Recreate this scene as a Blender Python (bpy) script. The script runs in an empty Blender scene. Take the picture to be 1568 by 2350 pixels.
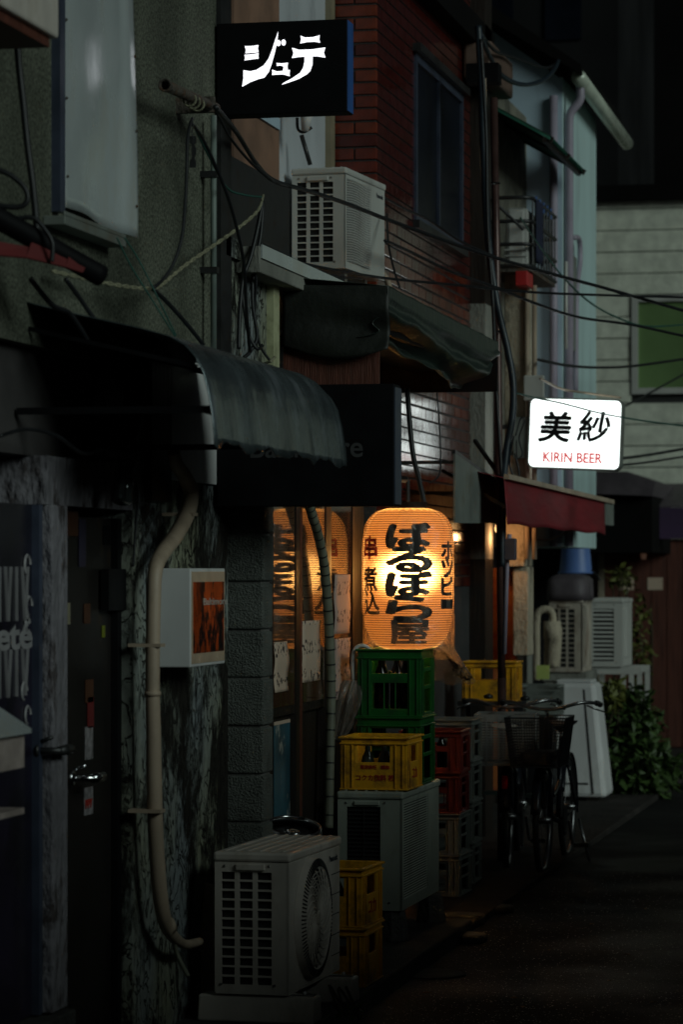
import bpy, bmesh, math, random
from mathutils import Vector, Matrix
random.seed(7)
R = math.radians
scene = bpy.context.scene
COL = scene.collection

# ---------------------------------------------------------------- camera, light, exposure
# The world is aligned to the alley: +Y runs along it, +X points from the left-hand
# facades out into the alley, the facade line is x = 0, the pavement is z = 0.
TH = math.atan(.21); CT, ST = math.cos(TH), math.sin(TH)
CAM = Vector((3.07 * CT, 3.07 * ST, 1.72))
FPX, HZ, CXP = 7000.0, 1310.0, 784.0          # focal length, horizon and centre in photo units (1568 wide)
cam_d = bpy.data.cameras.new('camera'); cam = bpy.data.objects.new('camera', cam_d); COL.objects.link(cam)
cam.location = CAM; cam.rotation_euler = (R(90), 0, TH)
cam_d.sensor_fit = 'VERTICAL'; cam_d.sensor_height = 36; cam_d.lens = FPX / 2349 * 36
cam_d.shift_y = (HZ - 1174.5) / 2349
cam_d.clip_start = .5; cam_d.clip_end = 500
cam_d.dof.use_dof = True; cam_d.dof.focus_distance = 13.6; cam_d.dof.aperture_fstop = 4.0
scene.camera = cam

TO_SUN = Vector((.80, -.47, .37)).normalized()
world = bpy.data.worlds.new('World'); scene.world = world; world.use_nodes = True
wn = world.node_tree.nodes; wl = world.node_tree.links
bg = wn['Background']; sky = wn.new('ShaderNodeTexSky'); sky.sky_type = 'NISHITA'; sky.sun_disc = False
sky.sun_elevation = math.asin(TO_SUN.z); sky.sun_rotation = math.atan2(TO_SUN.x, TO_SUN.y)
hs = wn.new('ShaderNodeHueSaturation'); hs.inputs['Saturation'].default_value = .35
wl.new(sky.outputs[0], hs.inputs['Color']); wl.new(hs.outputs[0], bg.inputs[0])
bg.inputs[1].default_value = .0017
sun_d = bpy.data.lights.new('sun', 'SUN'); sun = bpy.data.objects.new('sun', sun_d); COL.objects.link(sun)
sun_d.energy = .86; sun_d.angle = R(26); sun_d.color = (.83, 1.0, .93)
sun.rotation_euler = TO_SUN.to_track_quat('Z', 'Y').to_euler(); sun.location = (6, -4, 9)
vs = scene.view_settings; vs.view_transform = 'Standard'; vs.look = 'None'; vs.exposure = 0; vs.gamma = 1
scene.cycles.use_denoising = True
scene.cycles.max_bounces = 8; scene.cycles.transparent_max_bounces = 12
scene.cycles.sample_clamp_indirect = 3.0

# ---------------------------------------------------------------- photo pixel -> place helpers
FW = Vector((-ST, CT, 0)); RT = Vector((CT, ST, 0))
def ray(px, py):
    return FW + RT * ((px - CXP) / FPX) + Vector((0, 0, (HZ - py) / FPX))
def atx(px, py, x=0.0):
    d = ray(px, py); return CAM + d * ((x - CAM.x) / d.x)
def aty(px, py, y):
    d = ray(px, py); return CAM + d * ((y - CAM.y) / d.y)
def atz(px, py, z=0.0):
    d = ray(px, py); return CAM + d * ((z - CAM.z) / d.z)
def atd(px, py, depth):
    return CAM + ray(px, py) * depth

# ---------------------------------------------------------------- objects
ORG = {}
def tag(o, label=None, cat=None, group=None, kind=None):
    if label: o['label'] = label
    if cat: o['category'] = cat
    if group: o['group'] = group
    if kind: o['kind'] = kind
    return o
def thing(name, label, cat, loc=(0, 0, 0), rz=0.0, group=None, local=False, tilt=None):
    o = bpy.data.objects.new(name, None); COL.objects.link(o); o.empty_display_size = .1
    o.location = loc; o.rotation_euler = (tilt[0], tilt[1], rz) if tilt else (0, 0, rz)
    tag(o, label, cat, group)
    ORG[o.name] = Vector((0, 0, 0)) if local else Vector(loc)
    return o
def root(o):
    while o.parent: o = o.parent
    return o
class MB:
    def __init__(s): s.v = []; s.f = []
    def add(s, vs, fs):
        n = len(s.v); s.v += [Vector(p) for p in vs]; s.f += [[n + i for i in f] for f in fs]; return s
    def box(s, x0, x1, y0, y1, z0, z1, M=None):
        p = [Vector((x, y, z)) for z in (z0, z1) for y in (y0, y1) for x in (x0, x1)]
        if M: p = [M @ q for q in p]
        return s.add(p, [(0, 2, 3, 1), (4, 5, 7, 6), (0, 1, 5, 4), (2, 6, 7, 3), (0, 4, 6, 2), (1, 3, 7, 5)])
    def bar(s, a, b, w, h=None, up=(0, 0, 1)):
        a, b = Vector(a), Vector(b); h = h or w; d = (b - a).normalized(); up = Vector(up)
        if abs(d.dot(up)) > .98: up = Vector((1, 0, 0))
        r = d.cross(up).normalized() * (w / 2); u = r.cross(d).normalized() * (h / 2)
        p = [a - r - u, a + r - u, a + r + u, a - r + u, b - r - u, b + r - u, b + r + u, b - r + u]
        return s.add(p, [(0, 1, 2, 3), (7, 6, 5, 4), (0, 4, 5, 1), (1, 5, 6, 2), (2, 6, 7, 3), (3, 7, 4, 0)])
    def tube(s, pts, r, n=8, caps=True):
        pts = [Vector(p) for p in pts]; m = len(pts); rs = r if isinstance(r, (list, tuple)) else [r] * m
        prev = None; base = len(s.v)
        for i, p in enumerate(pts):
            t = (pts[min(i + 1, m - 1)] - pts[max(i - 1, 0)]).normalized()
            if prev is None:
                a = Vector((0, 0, 1)) if abs(t.z) < .9 else Vector((1, 0, 0)); u = t.cross(a).normalized()
            else:
                u = (prev - t * prev.dot(t)).normalized()
            prev = u; w = t.cross(u)
            for k in range(n):
                an = 2 * math.pi * k / n; s.v.append(p + (u * math.cos(an) + w * math.sin(an)) * rs[i])
        for i in range(m - 1):
            for k in range(n):
                a = base + i * n + k; b = base + i * n + (k + 1) % n
                s.f.append([a, b, b + n, a + n])
        if caps:
            s.f.append([base + k for k in range(n)][::-1]); s.f.append([base + (m - 1) * n + k for k in range(n)])
        return s
    def lathe(s, prof, n=24, c=(0, 0, 0), M=None, caps=True):
        c = Vector(c); base = len(s.v)
        for r, z in prof:
            for k in range(n):
                an = 2 * math.pi * k / n; p = Vector((r * math.cos(an), r * math.sin(an), z))
                s.v.append((M @ p if M else p) + c)
        for i in range(len(prof) - 1):
            for k in range(n):
                a = base + i * n + k; b = base + i * n + (k + 1) % n
                s.f.append([a, b, b + n, a + n])
        if caps:
            s.f.append([base + k for k in range(n)][::-1]); s.f.append([base + (len(prof) - 1) * n + k for k in range(n)])
        return s
    def torus(s, c, Rr, r, ax='x', n=28, m=8, a0=0.0, a1=2 * math.pi):
        c = Vector(c); pts = []; full = a1 - a0 > 6.28; cnt = n if full else n + 1
        base = len(s.v)
        for i in range(cnt):
            a = a0 + (a1 - a0) * i / n; ca, sa = math.cos(a), math.sin(a)
            for j in range(m):
                b = 2 * math.pi * j / m; q = Rr + r * math.cos(b); h = r * math.sin(b)
                if ax == 'x': p = Vector((h, q * ca, q * sa))
                elif ax == 'y': p = Vector((q * ca, h, q * sa))
                else: p = Vector((q * ca, q * sa, h))
                s.v.append(c + p)
        for i in range(n if full else n):
            i2 = (i + 1) % cnt
            for j in range(m):
                j2 = (j + 1) % m
                s.f.append([base + i * m + j, base + i * m + j2, base + i2 * m + j2, base + i2 * m + j])
        return s
    def prism(s, pts, o, u, w, d):
        """polygon pts (a,b) in the plane o + a*u + b*w, thickness vector d"""
        o, u, w, d = Vector(o), Vector(u), Vector(w), Vector(d); n = len(pts)
        p = [o + u * a + w * b for a, b in pts]; q = [x + d for x in p]
        return s.add(p + q, [list(range(n))[::-1], [n + i for i in range(n)]] + [[i, (i + 1) % n, n + (i + 1) % n, n + i] for i in range(n)])
    def grid(s, fn, nu, nv):
        b = len(s.v)
        for i in range(nu + 1):
            for j in range(nv + 1): s.v.append(Vector(fn(i / nu, j / nv)))
        for i in range(nu):
            for j in range(nv):
                a = b + i * (nv + 1) + j; s.f.append([a, a + 1, a + nv + 2, a + nv + 1])
        return s
    def build(s, name, mat, parent=None, smooth=False, bevel=0, kind=None, solid=0, fix=False):
        off = ORG.get(root(parent).name, Vector()) if parent else Vector()
        me = bpy.data.meshes.new(name); me.from_pydata([tuple(p - off) for p in s.v], [], s.f); me.update()
        if fix or s.fixn:
            bm = bmesh.new(); bm.from_mesh(me); bmesh.ops.recalc_face_normals(bm, faces=bm.faces[:]); bm.to_mesh(me); bm.free()
        o = bpy.data.objects.new(name, me); COL.objects.link(o); o.parent = parent
        me.materials.append(mat)
        if smooth:
            me.polygons.foreach_set('use_smooth', [True] * len(me.polygons))
        if solid:
            m = o.modifiers.new('thickness', 'SOLIDIFY'); m.thickness = solid
        if bevel:
            m = o.modifiers.new('bevel', 'BEVEL'); m.width = bevel; m.segments = 2; m.limit_method = 'ANGLE'
        if kind: o['kind'] = kind
        return o
    fixn = True
def solo(mb, name, mat, label, cat, group=None, **k):
    """a thing that is one mesh; its origin sits at the base centre"""
    n = len(mb.v); c = Vector((sum(p.x for p in mb.v) / n, sum(p.y for p in mb.v) / n, min(p.z for p in mb.v)))
    mb.v = [p - c for p in mb.v]; o = mb.build(name, mat, None, **k); o.location = c
    return tag(o, label, cat, group)
def stru(mb, name, mat, **k):
    return tag(mb.build(name, mat, None, **k), kind='structure')
def dup(o, loc, rz=None, label=None, parent=None):
    c = o.copy(); COL.objects.link(c); c.parent = parent
    if parent is None:
        c.location = loc
        if rz is not None: c.rotation_euler.z = rz
        if label: c['label'] = label
        ORG[c.name] = ORG.get(o.name, Vector())
    for ch in list(o.children): dup(ch, None, parent=c)
    return c
def spline(pts, n=8):
    pts = [Vector(p) for p in pts]; out = []
    for i in range(len(pts) - 1):
        p0 = pts[max(i - 1, 0)]; p1 = pts[i]; p2 = pts[i + 1]; p3 = pts[min(i + 2, len(pts) - 1)]
        for k in range(n):
            t = k / n
            out.append(.5 * ((2 * p1) + (p2 - p0) * t + (2 * p0 - 5 * p1 + 4 * p2 - p3) * t * t + (3 * p1 - p0 - 3 * p2 + p3) * t ** 3))
    out.append(pts[-1]); return out
def text_mesh(s, size=1.0, offset=0.0, extrude=0.0, align='CENTER', shear=0.0):
    cu = bpy.data.curves.new('lettering', 'FONT'); cu.body = s; cu.size = size; cu.align_x = align; cu.align_y = 'CENTER'
    cu.offset = offset; cu.extrude = extrude; cu.resolution_u = 4; cu.shear = shear
    o = bpy.data.objects.new('lettering', cu); COL.objects.link(o)
    dg = bpy.context.evaluated_depsgraph_get(); me = bpy.data.meshes.new_from_object(o.evaluated_get(dg))
    bpy.data.objects.remove(o); bpy.data.curves.remove(cu); return me
def text(name, s, mat, parent, o, right, up, size, offset=0.0, extrude=.001, align='CENTER', shear=0.0, sx=1.0, bold=0.0):
    me = text_mesh(s, size, offset, extrude, align, shear)
    right, up, o = Vector(right).normalized(), Vector(up).normalized(), Vector(o); nrm = right.cross(up)
    off = ORG.get(root(parent).name, Vector()) if parent else Vector()
    for v in me.vertices:
        c = v.co.copy(); v.co = o + right * (c.x * sx) + up * c.y + nrm * c.z - off
    if bold:
        vs_ = [v.co.copy() for v in me.vertices]; fs_ = [list(p.vertices) for p in me.polygons]; av = []; af = []
        for q in range(9):
            s_ = nrm * (.00015 * q) + (Vector() if q == 8 else right * (bold * math.cos(q * math.pi / 4)) + up * (bold * math.sin(q * math.pi / 4))); b0 = len(av)
            av += [tuple(v + s_) for v in vs_]; af += [[b0 + i for i in f] for f in fs_]
        me = bpy.data.meshes.new(name); me.from_pydata(av, [], af); me.update()
    ob = bpy.data.objects.new(name, me); COL.objects.link(ob); ob.parent = parent
    me.materials.clear(); me.materials.append(mat); return ob

# ---------------------------------------------------------------- materials
def nodes(name):
    m = bpy.data.materials.new(name); m.use_nodes = True
    return m, m.node_tree.nodes, m.node_tree.links, m.node_tree.nodes['Principled BSDF']
def ramp(n, pts):
    r = n.new('ShaderNodeValToRGB'); e = r.color_ramp.elements
    e[0].position, e[0].color = pts[0][0], (*pts[0][1], 1); e[1].position, e[1].color = pts[-1][0], (*pts[-1][1], 1)
    for p, c in pts[1:-1]:
        q = e.new(p); q.color = (*c, 1)
    return r
def dark(c, f): return tuple(x * f for x in c)
def mat(name, col, rough=.6, metal=0.0, var=.25, scale=6.0, bump=0.0, bscale=60.0, dirt_or_sheen=None, dscale=2.0, dlo=.45, dhi=.65, stretch=(1, 1, 1), spec=.5):
    """base colour with soft variation, optional dirt patches and fine relief"""
    m, n, l, b = nodes(name)
    tc = n.new('ShaderNodeTexCoord'); mp = n.new('ShaderNodeMapping'); mp.inputs['Scale'].default_value = stretch
    l.new(tc.outputs['Object'], mp.inputs['Vector'])
    nz = n.new('ShaderNodeTexNoise'); nz.inputs['Scale'].default_value = scale; nz.inputs['Detail'].default_value = 6
    l.new(mp.outputs[0], nz.inputs['Vector'])
    r = ramp(n, [(.3, dark(col, 1 - var)), (.7, dark(col, 1 + var * .6))]); l.new(nz.outputs[0], r.inputs[0]); out = r.outputs[0]
    if dirt_or_sheen:
        n2 = n.new('ShaderNodeTexNoise'); n2.inputs['Scale'].default_value = dscale; n2.inputs['Detail'].default_value = 9; n2.inputs['Roughness'].default_value = .68
        l.new(mp.outputs[0], n2.inputs['Vector'])
        r2 = ramp(n, [(dlo, (0, 0, 0)), (dhi, (1, 1, 1))]); l.new(n2.outputs[0], r2.inputs[0])
        mx = n.new('ShaderNodeMixRGB'); l.new(r2.outputs[0], mx.inputs[0]); l.new(out, mx.inputs[1]); mx.inputs[2].default_value = (*dirt_or_sheen, 1); out = mx.outputs[0]
    l.new(out, b.inputs['Base Color'])
    rr = n.new('ShaderNodeMapRange'); rr.inputs[3].default_value = max(rough - .12, .03); rr.inputs[4].default_value = min(rough + .12, 1)
    l.new(nz.outputs[0], rr.inputs[0]); l.new(rr.outputs[0], b.inputs['Roughness'])
    b.inputs['Metallic'].default_value = metal; b.inputs['Specular IOR Level'].default_value = spec
    if bump:
        n3 = n.new('ShaderNodeTexNoise'); n3.inputs['Scale'].default_value = bscale; n3.inputs['Detail'].default_value = 4
        l.new(mp.outputs[0], n3.inputs['Vector'])
        bp = n.new('ShaderNodeBump'); bp.inputs['Strength'].default_value = bump; bp.inputs['Distance'].default_value = .02
        l.new(n3.outputs[0], bp.inputs['Height']); l.new(bp.outputs[0], b.inputs['Normal'])
    return m
def glow(name, col, strength):
    m, n, l, b = nodes(name); b.inputs['Base Color'].default_value = (.6, .6, .6, 1)
    b.inputs['Emission Color'].default_value = (*col, 1); b.inputs['Emission Strength'].default_value = strength; return m
def glassy(name, tint=(1, 1, 1), rough=.03, body=.12, bodycol=(.2, .2, .2), refl=1.0):
    """thin pane: see-through with a fresnel mirror and a little grime"""
    m, n, l, b = nodes(name); n.remove(b); out = n['Material Output']
    tr = n.new('ShaderNodeBsdfTransparent'); tr.inputs[0].default_value = (*tint, 1)
    gl = n.new('ShaderNodeBsdfGlossy'); gl.inputs['Roughness'].default_value = rough
    df = n.new('ShaderNodeBsdfDiffuse'); df.inputs[0].default_value = (*bodycol, 1)
    m1 = n.new('ShaderNodeMixShader'); m1.inputs[0].default_value = body; l.new(tr.outputs[0], m1.inputs[1]); l.new(df.outputs[0], m1.inputs[2])
    fr = n.new('ShaderNodeFresnel'); fr.inputs[0].default_value = 1.45
    fm = n.new('ShaderNodeMath'); fm.operation = 'MULTIPLY'; fm.inputs[1].default_value = refl; l.new(fr.outputs[0], fm.inputs[0])
    m2 = n.new('ShaderNodeMixShader'); l.new(fm.outputs[0], m2.inputs[0]); l.new(m1.outputs[0], m2.inputs[1]); l.new(gl.outputs[0], m2.inputs[2])
    l.new(m2.outputs[0], out.inputs[0]); return m

M = {}
M['stucco'] = mat('grey_stucco', (.185, .195, .15), .9, var=.5, scale=1.3, bump=.7, bscale=130, dirt_or_sheen=(.035, .04, .028), dscale=1.1, dlo=.36, dhi=.70, stretch=(1, 1, .6), spec=.2)
def speckle(m, sc, d0, d1):
    n = m.node_tree.nodes; l = m.node_tree.links; b = n['Principled BSDF']; src = b.inputs['Base Color'].links[0].from_socket
    tc = n.new('ShaderNodeTexCoord'); z = n.new('ShaderNodeTexNoise'); z.inputs['Scale'].default_value = sc; z.inputs['Detail'].default_value = 3
    l.new(tc.outputs['Object'], z.inputs['Vector']); r = ramp(n, [(.38, (d0,) * 3), (.62, (d1,) * 3)]); l.new(z.outputs[0], r.inputs[0])
    mx = n.new('ShaderNodeMixRGB'); mx.blend_type = 'MULTIPLY'; mx.inputs[0].default_value = 1
    l.new(src, mx.inputs[1]); l.new(r.outputs[0], mx.inputs[2]); l.new(mx.outputs[0], b.inputs['Base Color'])
speckle(M['stucco'], 80, .45, 1.3)
M['plaster'] = mat('peeling_plaster', (.30, .32, .27), .9, var=.6, scale=3.5, bump=1.8, bscale=26, dirt_or_sheen=(.040, .038, .030), dscale=7, dlo=.44, dhi=.58, stretch=(1, 1, .5), spec=.2)
M['plaster_pale'] = mat('pale_plaster', (.19, .18, .20), .9, var=.4, scale=9, bump=1.2, bscale=30, dirt_or_sheen=(.05, .04, .04), dscale=9, dlo=.55, dhi=.64, stretch=(1, 1, .5))
def peel(name, a, b, dk):
    """flaking paint: two paint tones, exposed dark patches and thin crack lines"""
    m, n, l, bs = nodes(name); tc = n.new('ShaderNodeTexCoord'); mp = n.new('ShaderNodeMapping'); mp.inputs['Scale'].default_value = (1, 1, .6); l.new(tc.outputs['Object'], mp.inputs['Vector'])
    def nz(sc, det, ro, dist=0.0):
        z = n.new('ShaderNodeTexNoise'); z.inputs['Scale'].default_value = sc; z.inputs['Detail'].default_value = det; z.inputs['Roughness'].default_value = ro; z.inputs['Distortion'].default_value = dist; l.new(mp.outputs[0], z.inputs['Vector']); return z.outputs[0]
    def rp(src, pts):
        r = ramp(n, pts); l.new(src, r.inputs[0]); return r.outputs[0]
    def mix(f, c1, c2):
        k = n.new('ShaderNodeMixRGB'); l.new(f, k.inputs[0]); l.new(c1, k.inputs[1]); l.new(c2, k.inputs[2]); return k.outputs[0]
    paint = rp(nz(1.8, 3, .5), [(.38, a), (.62, b)])
    fine = nz(26, 6, .7); tone = n.new('ShaderNodeMixRGB'); tone.blend_type = 'MULTIPLY'; tone.inputs[0].default_value = .8; l.new(paint, tone.inputs[1]); l.new(rp(fine, [(.3, (.45, .45, .45)), (.7, (1.2, 1.2, 1.2))]), tone.inputs[2])
    big = rp(nz(2.3, 10, .72, .4), [(.50, (0, 0, 0)), (.56, (1, 1, 1))])
    crack = rp(nz(11, 5, .55, 1.2), [(.470, (0, 0, 0)), (.496, (1, 1, 1)), (.504, (1, 1, 1)), (.530, (0, 0, 0))])
    dkc = rp(fine, [(.3, dark(dk, .5)), (.7, dark(dk, 1.6))])
    c = mix(big, tone.outputs[0], dkc); c = mix(crack, c, dkc); l.new(c, bs.inputs['Base Color']); bs.inputs['Roughness'].default_value = .9; bs.inputs['Specular IOR Level'].default_value = .2
    add = n.new('ShaderNodeMixRGB'); add.blend_type = 'ADD'; add.inputs[0].default_value = 1; l.new(big, add.inputs[1]); l.new(crack, add.inputs[2])
    bp = n.new('ShaderNodeBump'); bp.invert = True; bp.inputs['Strength'].default_value = .9; bp.inputs['Distance'].default_value = .012; l.new(add.outputs[0], bp.inputs['Height']); l.new(bp.outputs[0], bs.inputs['Normal']); return m
M['plaster'] = peel('peeling_plaster', (.26, .27, .19), (.23, .26, .27), (.018, .016, .013))
M['concrete'] = mat('concrete', (.24, .24, .21), .9, var=.35, scale=4, bump=.5, bscale=60, dirt_or_sheen=(.05, .05, .045), dscale=2, dlo=.5, dhi=.7, stretch=(1, 1, .4))
M['beige'] = mat('beige_concrete', (.42, .36, .27), .9, var=.3, scale=5, bump=.6, bscale=50, dirt_or_sheen=(.09, .075, .055), dscale=6, dlo=.54, dhi=.66, stretch=(1, 1, .6))
M['block'] = mat('concrete_block', (.13, .14, .125), .95, var=.25, scale=12, bump=1.0, bscale=120, dirt_or_sheen=(.07, .07, .06), dscale=4, dlo=.52, dhi=.7)
M['mortar'] = mat('mortar', (.12, .12, .11), .95, bump=.5)
M['brick_mortar'] = mat('brick_mortar', (.035, .035, .035), .9, bump=.4)
M['black'] = mat('black_paint', (.004, .004, .005), .6, var=.3, scale=8, spec=.15)
M['blackwood'] = mat('dark_wood', (.016, .011, .008), .5, var=.5, scale=8, bump=.3, bscale=30, stretch=(1, 1, .15))
M['redwood'] = mat('red_brown_wood', (.10, .028, .016), .55, var=.4, scale=7, bump=.3, bscale=30, stretch=(6, 6, .4))
M['brownpanel'] = mat('brown_board', (.27, .15, .10), .7, var=.3, scale=2.5, dirt_or_sheen=(.10, .06, .045), dscale=1.5, dlo=.45, dhi=.75)
M['white'] = mat('white_paint', (.62, .62, .62), .5, var=.15, scale=4, dirt_or_sheen=(.30, .29, .26), dscale=3, dlo=.55, dhi=.75, stretch=(1, 1, .4))
M['ac'] = mat('cream_casing', (.56, .51, .46), .40, var=.18, scale=6, dirt_or_sheen=(.30, .25, .19), dscale=5, dlo=.52, dhi=.74, stretch=(1, 1, .5))
M['acwhite'] = mat('white_casing', (.52, .52, .49), .38, var=.12, scale=5, dirt_or_sheen=(.28, .26, .24), dscale=3.5, dlo=.55, dhi=.8, stretch=(1, 1, .4))
M['acgreen'] = mat('grey_green_casing', (.33, .36, .31), .45, var=.18, scale=5, dirt_or_sheen=(.14, .14, .11), dscale=4, dlo=.52, dhi=.75, stretch=(1, 1, .5))
M['acrust'] = mat('stained_casing', (.42, .37, .31), .6, var=.25, scale=7, dirt_or_sheen=(.16, .10, .06), dscale=5, dlo=.48, dhi=.68, stretch=(1, 1, .5))
M['inside'] = mat('dark_interior', (.012, .012, .012), .8)
M['metal'] = mat('bare_metal', (.45, .46, .47), .32, 1.0, var=.2, scale=9)
M['sheet'] = mat('zinc_sheet', (.70, .76, .77), .27, .45, var=.16, scale=3, dirt_or_sheen=(.56, .52, .42), dscale=3, dlo=.5, dhi=.8, bump=.22, bscale=7, stretch=(1, 1, .5))
M['greysheet'] = mat('grey_sheet', (.19, .21, .19), .6, .2, var=.3, scale=4, dirt_or_sheen=(.14, .12, .09), dscale=3, dlo=.55, dhi=.75)
M['darkmetal'] = mat('dark_metal', (.05, .05, .052), .45, .6, var=.3, scale=12, dirt_or_sheen=(.05, .028, .016), dscale=10, dlo=.55, dhi=.7)
M['bluemetal'] = mat('blue_grey_metal', (.07, .085, .13), .4, .4, var=.3, scale=9)
M['rust'] = mat('rusty_pipe', (.10, .085, .07), .8, .3, var=.5, scale=22, bump=.6, bscale=60, dirt_or_sheen=(.10, .045, .02), dscale=14, dlo=.5, dhi=.62)
M['zinc_roof'] = mat('green_black_sheet', (.13, .16, .17), .26, .6, var=.5, scale=6, dirt_or_sheen=(.30, .33, .37), dscale=6, dlo=.55, dhi=.72, bump=.15, bscale=14, stretch=(1, 1.2, .7))  # paler bluish patches are sheen painted into the sheet colour
M['awning'] = mat('dark_green_canvas', (.022, .034, .028), .40, var=.5, scale=5, bump=.35, bscale=18, dirt_or_sheen=(.07, .07, .045), dscale=5, dlo=.58, dhi=.8, stretch=(1, 2, 1))
M['awning_in'] = mat('black_canvas', (.010, .012, .009), .6, var=.5, scale=5, bump=.35, bscale=14, dirt_or_sheen=(.09, .075, .01), dscale=6, dlo=.66, dhi=.8)
M['redcanvas'] = mat('red_canvas', (.17, .006, .012), .7, var=.3, scale=5, bump=.3, bscale=9, stretch=(1, .4, 2))
M['purple'] = mat('purple_canvas', (.05, .025, .07), .7, var=.3, scale=3)
M['greenroof'] = mat('green_corrugated', (.012, .07, .045), .45, var=.4, scale=6)
M['conduit'] = mat('beige_conduit', (.40, .31, .23), .55, var=.22, scale=8, dirt_or_sheen=(.17, .14, .10), dscale=5, dlo=.52, dhi=.8, stretch=(1, 1, .5))
M['hose'] = mat('grey_green_hose', (.16, .165, .12), .6, var=.3, scale=10)
M['wire'] = mat('black_cable', (.010, .011, .013), .5, var=.3, scale=20)
M['bluewire'] = mat('blue_black_cable', (.014, .024, .034), .45, var=.3, scale=20)
M['greenwire'] = mat('green_wire', (.02, .09, .07), .5, var=.3, scale=20)
M['rope'] = mat('straw_rope', (.27, .26, .17), .9, var=.5, scale=60, bump=.6, bscale=160)
M['yellowcrate'] = mat('yellow_plastic', (.82, .40, .014), .45, var=.18, scale=8, dirt_or_sheen=(.26, .12, .02), dscale=9, dlo=.46, dhi=.66)
M['greencrate'] = mat('green_plastic', (.009, .12, .020), .36, var=.2, scale=8, dirt_or_sheen=(.012, .055, .018), dscale=9, dlo=.46, dhi=.66)
M['redcrate'] = mat('dark_red_plastic', (.13, .012, .010), .36, var=.25, scale=8, dirt_or_sheen=(.07, .02, .012), dscale=6, dlo=.5, dhi=.75)
M['greycrate'] = mat('grey_plastic', (.15, .165, .15), .5, var=.2, scale=8, dirt_or_sheen=(.06, .055, .045), dscale=5, dlo=.5, dhi=.75)
M['bottle'] = mat('brown_bottle', (.012, .007, .004), .08, var=.2, scale=9)
M['clearbottle'] = mat('smoky_bottle', (.055, .065, .055), .07, var=.2, scale=9)
M['label'] = mat('bottle_label', (.45, .40, .34), .6)
M['redink'] = mat('red_ink', (.36, .02, .012), .6)
M['redpaint'] = mat('red_paint', (.42, .02, .02), .5)
M['asphalt'] = mat('asphalt', (.014, .014, .0145), .62, var=.5, scale=40, bump=.9, bscale=170, dirt_or_sheen=(.012, .011, .011), dscale=1.2, dlo=.45, dhi=.7, spec=.16)
def wet(m, lo, hi):
    n = m.node_tree.nodes; l = m.node_tree.links; b = n['Principled BSDF']; tc = n.new('ShaderNodeTexCoord'); z = n.new('ShaderNodeTexNoise'); z.inputs['Scale'].default_value = .9; z.inputs['Detail'].default_value = 7
    l.new(tc.outputs['Object'], z.inputs['Vector']); r = n.new('ShaderNodeMapRange'); r.inputs[1].default_value = .38; r.inputs[2].default_value = .62; r.inputs[3].default_value = lo; r.inputs[4].default_value = hi
    l.new(z.outputs[0], r.inputs[0]); l.new(r.outputs[0], b.inputs['Roughness'])
wet(M['asphalt'], .42, .8)
M['paving'] = mat('worn_concrete_step', (.075, .075, .07), .85, var=.4, scale=6, bump=.6, bscale=80, dirt_or_sheen=(.025, .024, .022), dscale=2, dlo=.45, dhi=.65)
M['glass'] = glassy('shop_glass', (.85, .8, .75), .03, .16, (.34, .17, .09), .85)
M['darkglass'] = mat('dark_glass', (.006, .008, .014), .35, var=.4, scale=2, spec=.12)
M['plastic_film'] = glassy('clear_film', (.97, .95, .93), .16, .26, (.80, .70, .60))
def trans_body(m):
    n = m.node_tree.nodes; l = m.node_tree.links
    d = [x for x in n if x.type == 'BSDF_DIFFUSE'][0]; t = n.new('ShaderNodeBsdfTranslucent'); t.inputs[0].default_value = (.85, .72, .6, 1)
    k = n.new('ShaderNodeMixShader'); k.inputs[0].default_value = .6
    dst = d.outputs[0].links[0].to_socket; l.new(d.outputs[0], k.inputs[1]); l.new(t.outputs[0], k.inputs[2]); l.new(k.outputs[0], dst)
trans_body(M['plastic_film'])
def crinkle(m, sc, st):
    n = m.node_tree.nodes; l = m.node_tree.links; tc = n.new('ShaderNodeTexCoord'); z = n.new('ShaderNodeTexNoise'); z.inputs['Scale'].default_value = sc; z.inputs['Detail'].default_value = 5
    l.new(tc.outputs['Object'], z.inputs['Vector']); b = n.new('ShaderNodeBump'); b.inputs['Strength'].default_value = st; b.inputs['Distance'].default_value = .03
    l.new(z.outputs[0], b.inputs['Height'])
    for x in n:
        if x.type in ('BSDF_GLOSSY', 'FRESNEL', 'BSDF_DIFFUSE', 'BSDF_TRANSLUCENT'): l.new(b.outputs[0], x.inputs['Normal'])
crinkle(M['plastic_film'], 16, .8)
M['paper_note'] = None
M['leaf'] = mat('leaf', (.045, .085, .018), .55, var=.6, scale=9)
M['leaf2'] = mat('yellow_leaf', (.10, .11, .02), .55, var=.5, scale=9)
M['stem'] = mat('stem', (.05, .04, .02), .8)
M['bucket'] = mat('blue_plastic', (.09, .17, .42), .45, var=.15, scale=4)
M['navy'] = mat('navy_cloth', (.014, .018, .045), .85)
M['slate'] = mat('slate_vinyl', (.08, .065, .075), .6, var=.3, scale=6, bump=.3, bscale=8)
M['siding'] = mat('pale_siding', (.78, .80, .68), .8, var=.22, scale=8, bump=.4, bscale=60, dirt_or_sheen=(.52, .54, .45), dscale=3, dlo=.5, dhi=.8)
M['palehouse'] = mat('pale_teal_render', (.50, .66, .66), .8, var=.10, scale=1.5, dirt_or_sheen=(.27, .35, .35), dscale=2, dlo=.5, dhi=.85, stretch=(1, 1, .3))
M['paleblue'] = mat('pale_blue_render', (.42, .53, .62), .8, var=.12, scale=1.5, dirt_or_sheen=(.22, .27, .33), dscale=2, dlo=.5, dhi=.85, stretch=(1, 1, .3))
M['mauvepipe'] = mat('mauve_pipe', (.33, .29, .36), .5, var=.15)
M['gutter'] = mat('pale_gutter', (.55, .60, .50), .3, .1, var=.15, scale=6)
M['brownpole'] = mat('brown_steel_pole', (.085, .045, .04), .35, .3, var=.35, scale=9)
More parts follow.
